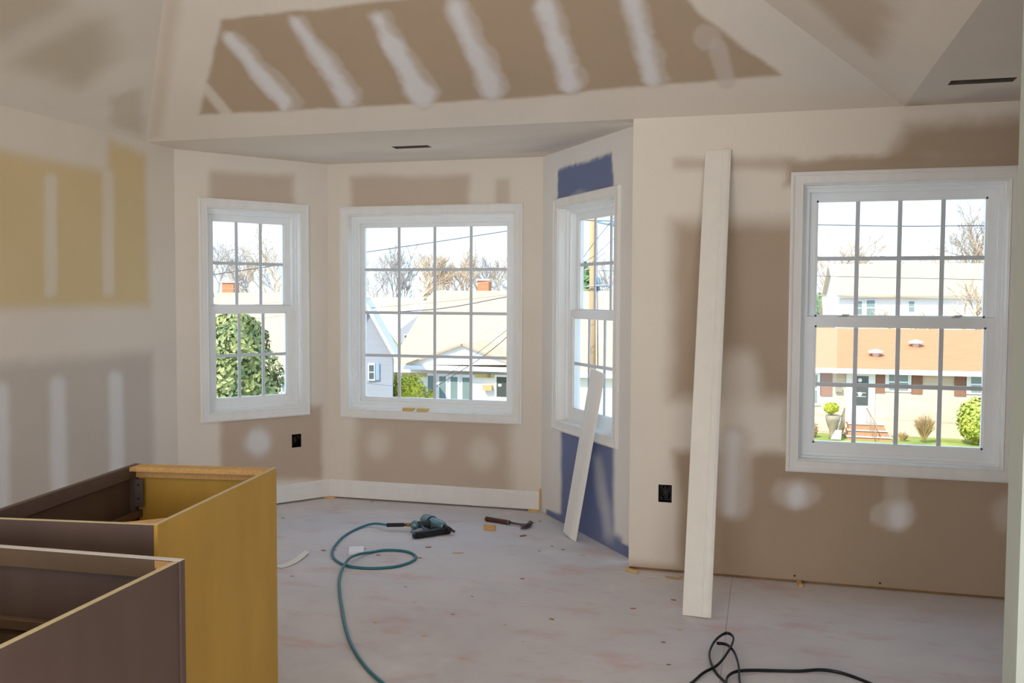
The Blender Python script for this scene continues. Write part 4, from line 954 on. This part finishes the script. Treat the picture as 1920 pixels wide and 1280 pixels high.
# ------------------------------------------------------------------ utility pole and wires
YP = 33.0; pb = E(1112, 690, YP); pt = E(1111, 330, YP)
pole = tag(empty('utility_pole', (pb[0], YP, GZ)), 'orange-brown wooden utility pole seen through the narrow bay window', 'pole')
POLE = mat('pole_wood', (176, 144, 108), .85, .12, 2, stretch=(6, 6, .3))
under(MB().tube([(pb[0], YP, GZ), (pt[0], YP, pt[2])], [.14, .10], 10).build('post', POLE), pole)
c_ = E(1112, 414, YP); c2_ = E(1150, 422, YP-.3)
under(MB().tube([c_, c2_], .05, 6).build('cross_arm', mat('arm_grey', (120, 140, 156), .6)), pole)
under(MB().tube([c2_-V([0, 0, .05]), c2_+V([0, 0, .12])], [.09, .06], 8).build('insulator', mat('insulator', (90, 120, 140), .4)), pole)
under(MB().tube([E(1100, 537, YP-.2), E(1118, 535, YP-.25), E(1142, 537, YP-.2)], [.03, .05, .03], 6).build('cable_bracket', mat('arm_grey', (120, 140, 156), .6)), pole)
for q_ in (1117, 1122): under(MB().tube([E(q_, 520, YP-.18), E(q_+1, 545, YP-.2)], [.05, .04], 6).build('insulator', mat('insulator', (90, 120, 140), .4)), pole)
under(MB().tube([E(1119, 420, YP-.16), E(1121, 690, YP-.16)], .03, 6).build('conduit', mat('conduit', (140, 130, 130), .5)), pole)
WIRE = mat('wire_dark', (70, 70, 74), .6); WIREL = mat('wire_light', (170, 150, 126), .6)
def wire(label, pts, Y, r, mt=WIRE, Y2=None, sag=0.0):
    P = [E(x, y, Y+((Y2 or Y)-Y)*i/(len(pts)-1)) for i, (x, y) in enumerate(pts)]
    d0 = P[0]-P[1]; d1 = P[-1]-P[-2]; P = [P[0]+d0*3.0]+P+[P[-1]+d1*3.0]
    o = MB().tube(smooth(P, 4), r, 5).build('overhead_wire', mt); tag(o, label, 'wire', 'overhead wires outside'); return o
wire('dark twisted cable crossing the top panes of the middle window', [(684, 473), (820, 453), (957, 432)], 29, .016)
wire('faint wire in the upper left pane of the middle window', [(684, 436), (742, 421)], 31, .006, WIREL)
wire('thin pale wire above the tan roof ridge', [(684, 552), (820, 540), (957, 523)], 28, .010, WIREL)
wire('tan wire crossing the upper tan roof', [(687, 578), (820, 566), (957, 552)], 28.5, .014, WIREL)
wire('wavy dark wire just under the tan roof wire', [(765, 583), (810, 580), (850, 575), (890, 568), (925, 561), (957, 555)], 28.2, .016)
wire('dark drop wire slanting down across the porch', [(957, 625), (935, 645), (900, 672), (850, 704), (790, 742)], 26, .013)
wire('thin drop wire slanting down above the dark one', [(957, 613), (900, 658), (840, 702), (775, 742)], 26.5, .008)
wire('topmost thin wire slanting over the tan roof', [(957, 593), (890, 634), (800, 670)], 27, .005, WIREL)
wire('dark wire slanting over the lower left bay window roof', [(406, 571), (435, 574), (474, 577)], 26, .014)
wire('pale wire crossing the trees in the left bay window', [(406, 540), (470, 541), (534, 543)], 30, .008, WIREL)
wire('twisted cable crossing the top panes of the right window', [(1524, 421), (1690, 424), (1841, 423)], 30, .016)
wire('thin wire crossing the grey roof in the right window', [(1526, 517), (1690, 521), (1841, 524)], 33, .010)
wire('pale thick wire along the eave of the white house', [(1526, 553), (1690, 557), (1841, 561)], 33, .014, WIREL)
wire('slanting wire at the upper utility pole', [(1094, 482), (1120, 447), (1145, 416)], 31, .012)
wire('lower slanting wire at the utility pole', [(1094, 493), (1120, 475), (1152, 446)], 31.3, .010)
